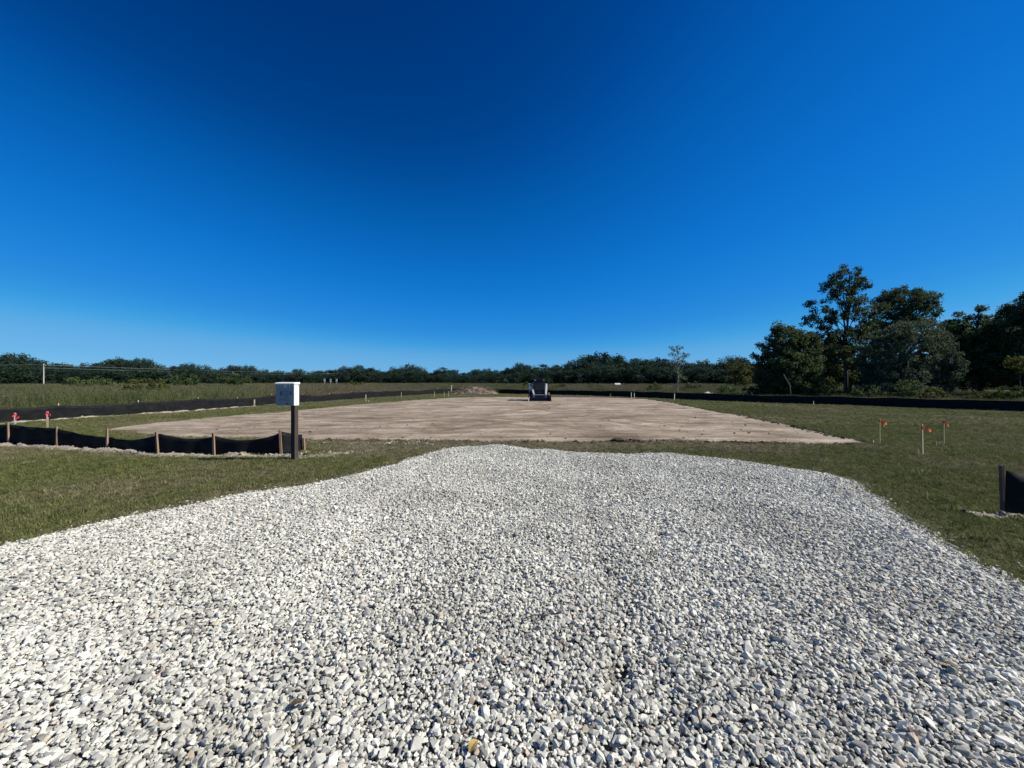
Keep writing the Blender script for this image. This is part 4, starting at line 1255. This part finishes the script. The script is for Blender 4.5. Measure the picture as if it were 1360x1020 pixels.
survey(729.2, 529.4, 520.8, 'yellow lath just past the right end of loader bucket', mat='lath', w=0.06)
survey(1080.5, 537.5, 532.5, 'small pale peg before the back silt fence below bushy tree', mat='lath_white', w=0.05, name='wooden_peg', cat='peg')

# ------------------------------------------------------------------ compact track loader seen from the front
lx, ly = P(717, 532)
lz = gzf(lx, ly)
L = empty('track_loader', (lx, ly + 1.55, lz), R(2))
tag(L, 'compact track loader with white lift arms and wide dark bucket facing forward', 'loader')
for sx in (-1, 1):
    prof = []
    for (cy_, cz, rr, a0, a1) in ((-0.62, 0.21, 0.21, 150, 270), (0.70, 0.21, 0.21, 270, 390), (0.62, 0.50, 0.16, 20, 90), (-0.42, 0.52, 0.14, 90, 160)):
        for i in range(5):
            a = R(a0 + (a1 - a0) * i / 4); prof.append((cy_ + rr * math.cos(a), cz + rr * math.sin(a)))
    x0, x1 = (0.48, 0.82) if sx > 0 else (-0.82, -0.48)
    t_ = MB().prism(prof, x0, x1).build('track', M['rubber'], L)
    for i in range(9):
        y = -0.62 + 1.30 * i / 8
        MB().box(((x0 + x1) / 2, y, 0.012), (0.34, 0.06, 0.03)).build('tread_bar', M['rubber'], t_)
    for y in (-0.5, -0.1, 0.3, 0.62):
        MB().tube([(x1 if sx > 0 else x0, y, 0.25), ((x1 if sx > 0 else x0) + 0.02 * sx, y, 0.25)], 0.13, 12).build('roller', M['steel_dark'], t_)
MB().prism([(-0.75, 0.28), (0.85, 0.28), (1.05, 0.55), (1.02, 1.12), (0.55, 1.22), (-0.70, 0.82)], -0.46, 0.46).build('body', M['steel_dark'], L, 0.015)
cab = MB()
for sx in (-1, 1):
    cab.box((sx * 0.43, -0.68, 1.30), (0.07, 0.07, 1.00), (R(-4), 0, 0))
    cab.box((sx * 0.43, 0.38, 1.40), (0.07, 0.07, 0.82))
    cab.box((sx * 0.445, -0.14, 1.28), (0.02, 1.0, 0.62))
cab.box((0, 0.40, 1.42), (0.84, 0.03, 0.70))
cab_o = cab.build('cab', M['steel_dark'], L, 0.006)
MB().box((0, -0.16, 1.835), (0.98, 1.22, 0.085)).build('roof', M['screen'], L, 0.02)
MB().box((0, -0.735, 1.30), (0.78, 0.012, 0.84), (R(-4), 0, 0)).build('windscreen', M['screen'], cab_o)
MB().box((0, -0.05, 0.98), (0.5, 0.5, 0.14)).build('seat', M['seat'], cab_o, 0.03)
MB().box((0, 0.2, 1.28), (0.48, 0.12, 0.55)).build('seat_back', M['seat'], cab_o, 0.03)
for sx in (-1, 1):
    arm = [(0.98, 1.30), (1.02, 1.46), (0.30, 1.42), (-0.60, 1.12), (-1.02, 0.62), (-1.10, 0.30), (-0.96, 0.28), (-0.84, 0.62), (-0.48, 0.98), (0.30, 1.24)]
    mb = MB(); mb.prism(arm, 0.0, 0.13)
    vs2 = []
    for v in mb.v:                                                 # arms toe in towards the bucket
        k_ = (v[1] + 1.1) / 2.1
        xo = 0.43 + 0.24 * min(1.0, max(0.0, (v[1] + 1.05) / 1.0))
        vs2.append((sx * (v[0] + xo), v[1], v[2]))
    mb.v = vs2
    mb.build('lift_arm', M['loader_white'], L, 0.012)
    MB().tube([(sx * 0.60, -0.10, 0.62), (sx * 0.56, -0.80, 0.86)], 0.045, 8).build('lift_cylinder', M['steel_dark'], L)
    MB().box((sx * 0.70, 0.93, 1.02), (0.12, 0.20, 0.62)).build('arm_upright', M['loader_white'], L, 0.01)
    MB().box((sx * 0.36, -0.73, 1.76), (0.12, 0.05, 0.07)).build('headlight', M['lens'], L, 0.01)
MB().box((0, -0.98, 0.46), (0.92, 0.08, 0.14)).build('coupler', M['loader_white'], L, 0.01)
bk = MB()
prof_o = [(-1.68, 0.0), (-1.66, 0.02), (-1.10, 0.035), (-1.02, 0.16), (-1.04, 0.46), (-1.20, 0.50), (-1.20, 0.47), (-1.08, 0.44), (-1.06, 0.17), (-1.12, 0.07), (-1.66, 0.035)]
bk.prism([(-1.68, 0.0), (-1.06, 0.0), (-0.99, 0.10), (-1.00, 0.46), (-1.22, 0.50), (-1.22, 0.475), (-1.05, 0.44), (-1.04, 0.12), (-1.10, 0.03), (-1.68, 0.02)], -0.91, 0.91)
for sx in (-1, 1):
    bk.prism([(-1.66, 0.003), (-1.05, 0.003), (-1.0, 0.11), (-1.01, 0.45), (-1.21, 0.49), (-1.42, 0.24)], sx * 0.893 - 0.014, sx * 0.893 + 0.014)
bko = bk.build('bucket', M['bucket'], L)
MB().box((0, -1.70, 0.012), (1.84, 0.10, 0.02)).build('cutting_edge', M['steel_dark'], bko)

# ------------------------------------------------------------------ brush pile
bx0, by0 = P(628, 523.6)
r = empty('brush_pile', (bx0, by0 + 1.0, 0)); tag(r, 'long low heap of dead brush, roots and soil at the far pad edge', 'brush pile')
n_u, n_v = 46, 26
V, Fc = [], []
for j in range(n_v):
    for i in range(n_u):
        u = i / (n_u - 1) * 2 - 1; v = j / (n_v - 1) * 2 - 1
        rr = max(0.0, 1 - (u * u + v * v))
        x, y = u * 3.2, v * 1.7
        hN = float(fbm(np.array([x * 1.5]), np.array([y * 1.5]), 101, 4)[0])
        V.append((x, y, -0.05 + 0.80 * rr ** 0.5 * (0.8 + 0.25 * math.sin(u * 2.2 + 0.8) + 0.7 * hN)))
for j in range(n_v - 1):
    for i in range(n_u - 1):
        a = j * n_u + i; Fc.append((a, a + 1, a + n_u + 1, a + n_u))
MB().add(V, Fc).build('soil_heap', M['brush_soil'], r)
mb = MB()
for i in range(650):
    a = random.uniform(0, 6.283); k = math.sqrt(random.random())
    u, v = math.cos(a) * k, math.sin(a) * k
    x, y = u * 3.2, v * 1.7
    z = 0.80 * max(0, 1 - k * k) ** 0.5 * (0.9 + 0.25 * math.sin(u * 2.2 + 0.8)) + random.uniform(-0.08, 0.06)
    d = Vector((random.gauss(0, 1), random.gauss(0, 1), random.gauss(0, .42))).normalized() * random.uniform(0.25, 0.85)
    m_ = Vector((random.uniform(-.06, .06), random.uniform(-.06, .06), random.uniform(-.04, .06)))
    q0 = Vector((x, y, max(0.02, z))); q1 = q0 + d; q1.z = max(0.02, q1.z)
    rr = random.uniform(0.008, 0.028)
    mb.tube([q0, (q0 + q1) / 2 + m_, q1], [rr, rr * .8, rr * .35], 4, caps=False)
o = mb.build('branches', M['brush'], r); o['kind'] = 'stuff'

# pale soil heap peeping over the back fence
q = AT(940.5, 521.0, 42.0)
V, Fc = [], []
for j in range(12):
    for i in range(18):
        u = i / 17 * 2 - 1; v = j / 11 * 2 - 1
        rr = max(0, 1 - u * u - v * v)
        V.append((u * 0.75, v * 0.6, -0.05 + (q.z + 0.08) * rr ** 0.6 * (0.9 + 0.5 * float(vnoise(np.array([u * 4.0]), np.array([v * 4.0]), 111)[0]))))
for j in range(11):
    for i in range(17):
        a = j * 18 + i; Fc.append((a, a + 1, a + 19, a + 18))
o = MB().add(V, Fc).build('sand_heap', M['lath_white'], loc=(q.x, 42.0, 0), smooth=True)
tag(o, 'small pale sand heap showing over the back silt fence before the pipe gate', 'sand heap')

# ------------------------------------------------------------------ litter on the gravel
def leaf(px, py, L_, mat, lab, rz):
    x, y = P(px, py); z = gzf(x, y) + 0.030
    V = []; Fc = []
    n = 6
    for s_ in (0, 1):
        for i in range(n + 1):
            t = i / n; w = 0.32 * L_ * math.sin(math.pi * min(1, t * 0.96 + 0.03)) ** 0.8
            zz = 0.16 * L_ * math.sin(t * 3.0) - s_ * 0.002
            V += [((t - .5) * L_, -w, zz + 0.25 * w), ((t - .5) * L_, 0, zz), ((t - .5) * L_, w, zz + 0.4 * w)]
    for i in range(n):
        for k in (0, 1):
            a = 3 * i + k; Fc.append((a, a + 3, a + 4, a + 1)); b = a + 3 * (n + 1); Fc.append((b, b + 1, b + 4, b + 3))
    o = MB().add(V, Fc).build('dry_leaf', M[mat], loc=(x, y, z), rot=(random.uniform(-.3, .3), random.uniform(-.3, .3), rz))
    tag(o, lab, 'leaf')
leaf(394, 958, 0.062, 'dead_leaf', 'dark curled dry leaf lying alone on the white gravel', 0.5)
leaf(1262, 908, 0.075, 'dead_leaf', 'largest dark dry leaf on the shaded-looking gravel toward the lawn fence', 2.2)
leaf(629, 1014, 0.055, 'yellow_leaf', 'small yellow leaf lying on the gravel', 1.0)
leaf(636, 884, 0.05, 'dead_leaf', 'brown dry leaf in the middle of the gravel drive', 0.2)
leaf(812, 768, 0.06, 'dead_leaf', 'thin dark leaf by the wheel rut in the gravel', 1.3)
def twig(px, py, L_, lab, rz):
    x, y = P(px, py); z = gzf(x, y) + 0.034
    o = MB().tube([(-L_ / 2, 0, 0.004), (-L_ * .15, 0.012, 0.010), (L_ * .2, -0.008, 0.008), (L_ / 2, 0.014, 0.002)], [0.0035, 0.004, 0.0035, 0.002], 6).build('twig', M['bark'], loc=(x, y, z), rot=(0, 0, rz), smooth=True)
    tag(o, lab, 'twig')
twig(715, 836, 0.20, 'curved dark twig lying across the gravel near the wheel rut', 0.3)
twig(930, 965, 0.16, 'short dark twig among coarse gravel', 1.1)
twig(560, 790, 0.18, 'thin twig on the gravel left of the wheel rut', 2.4)
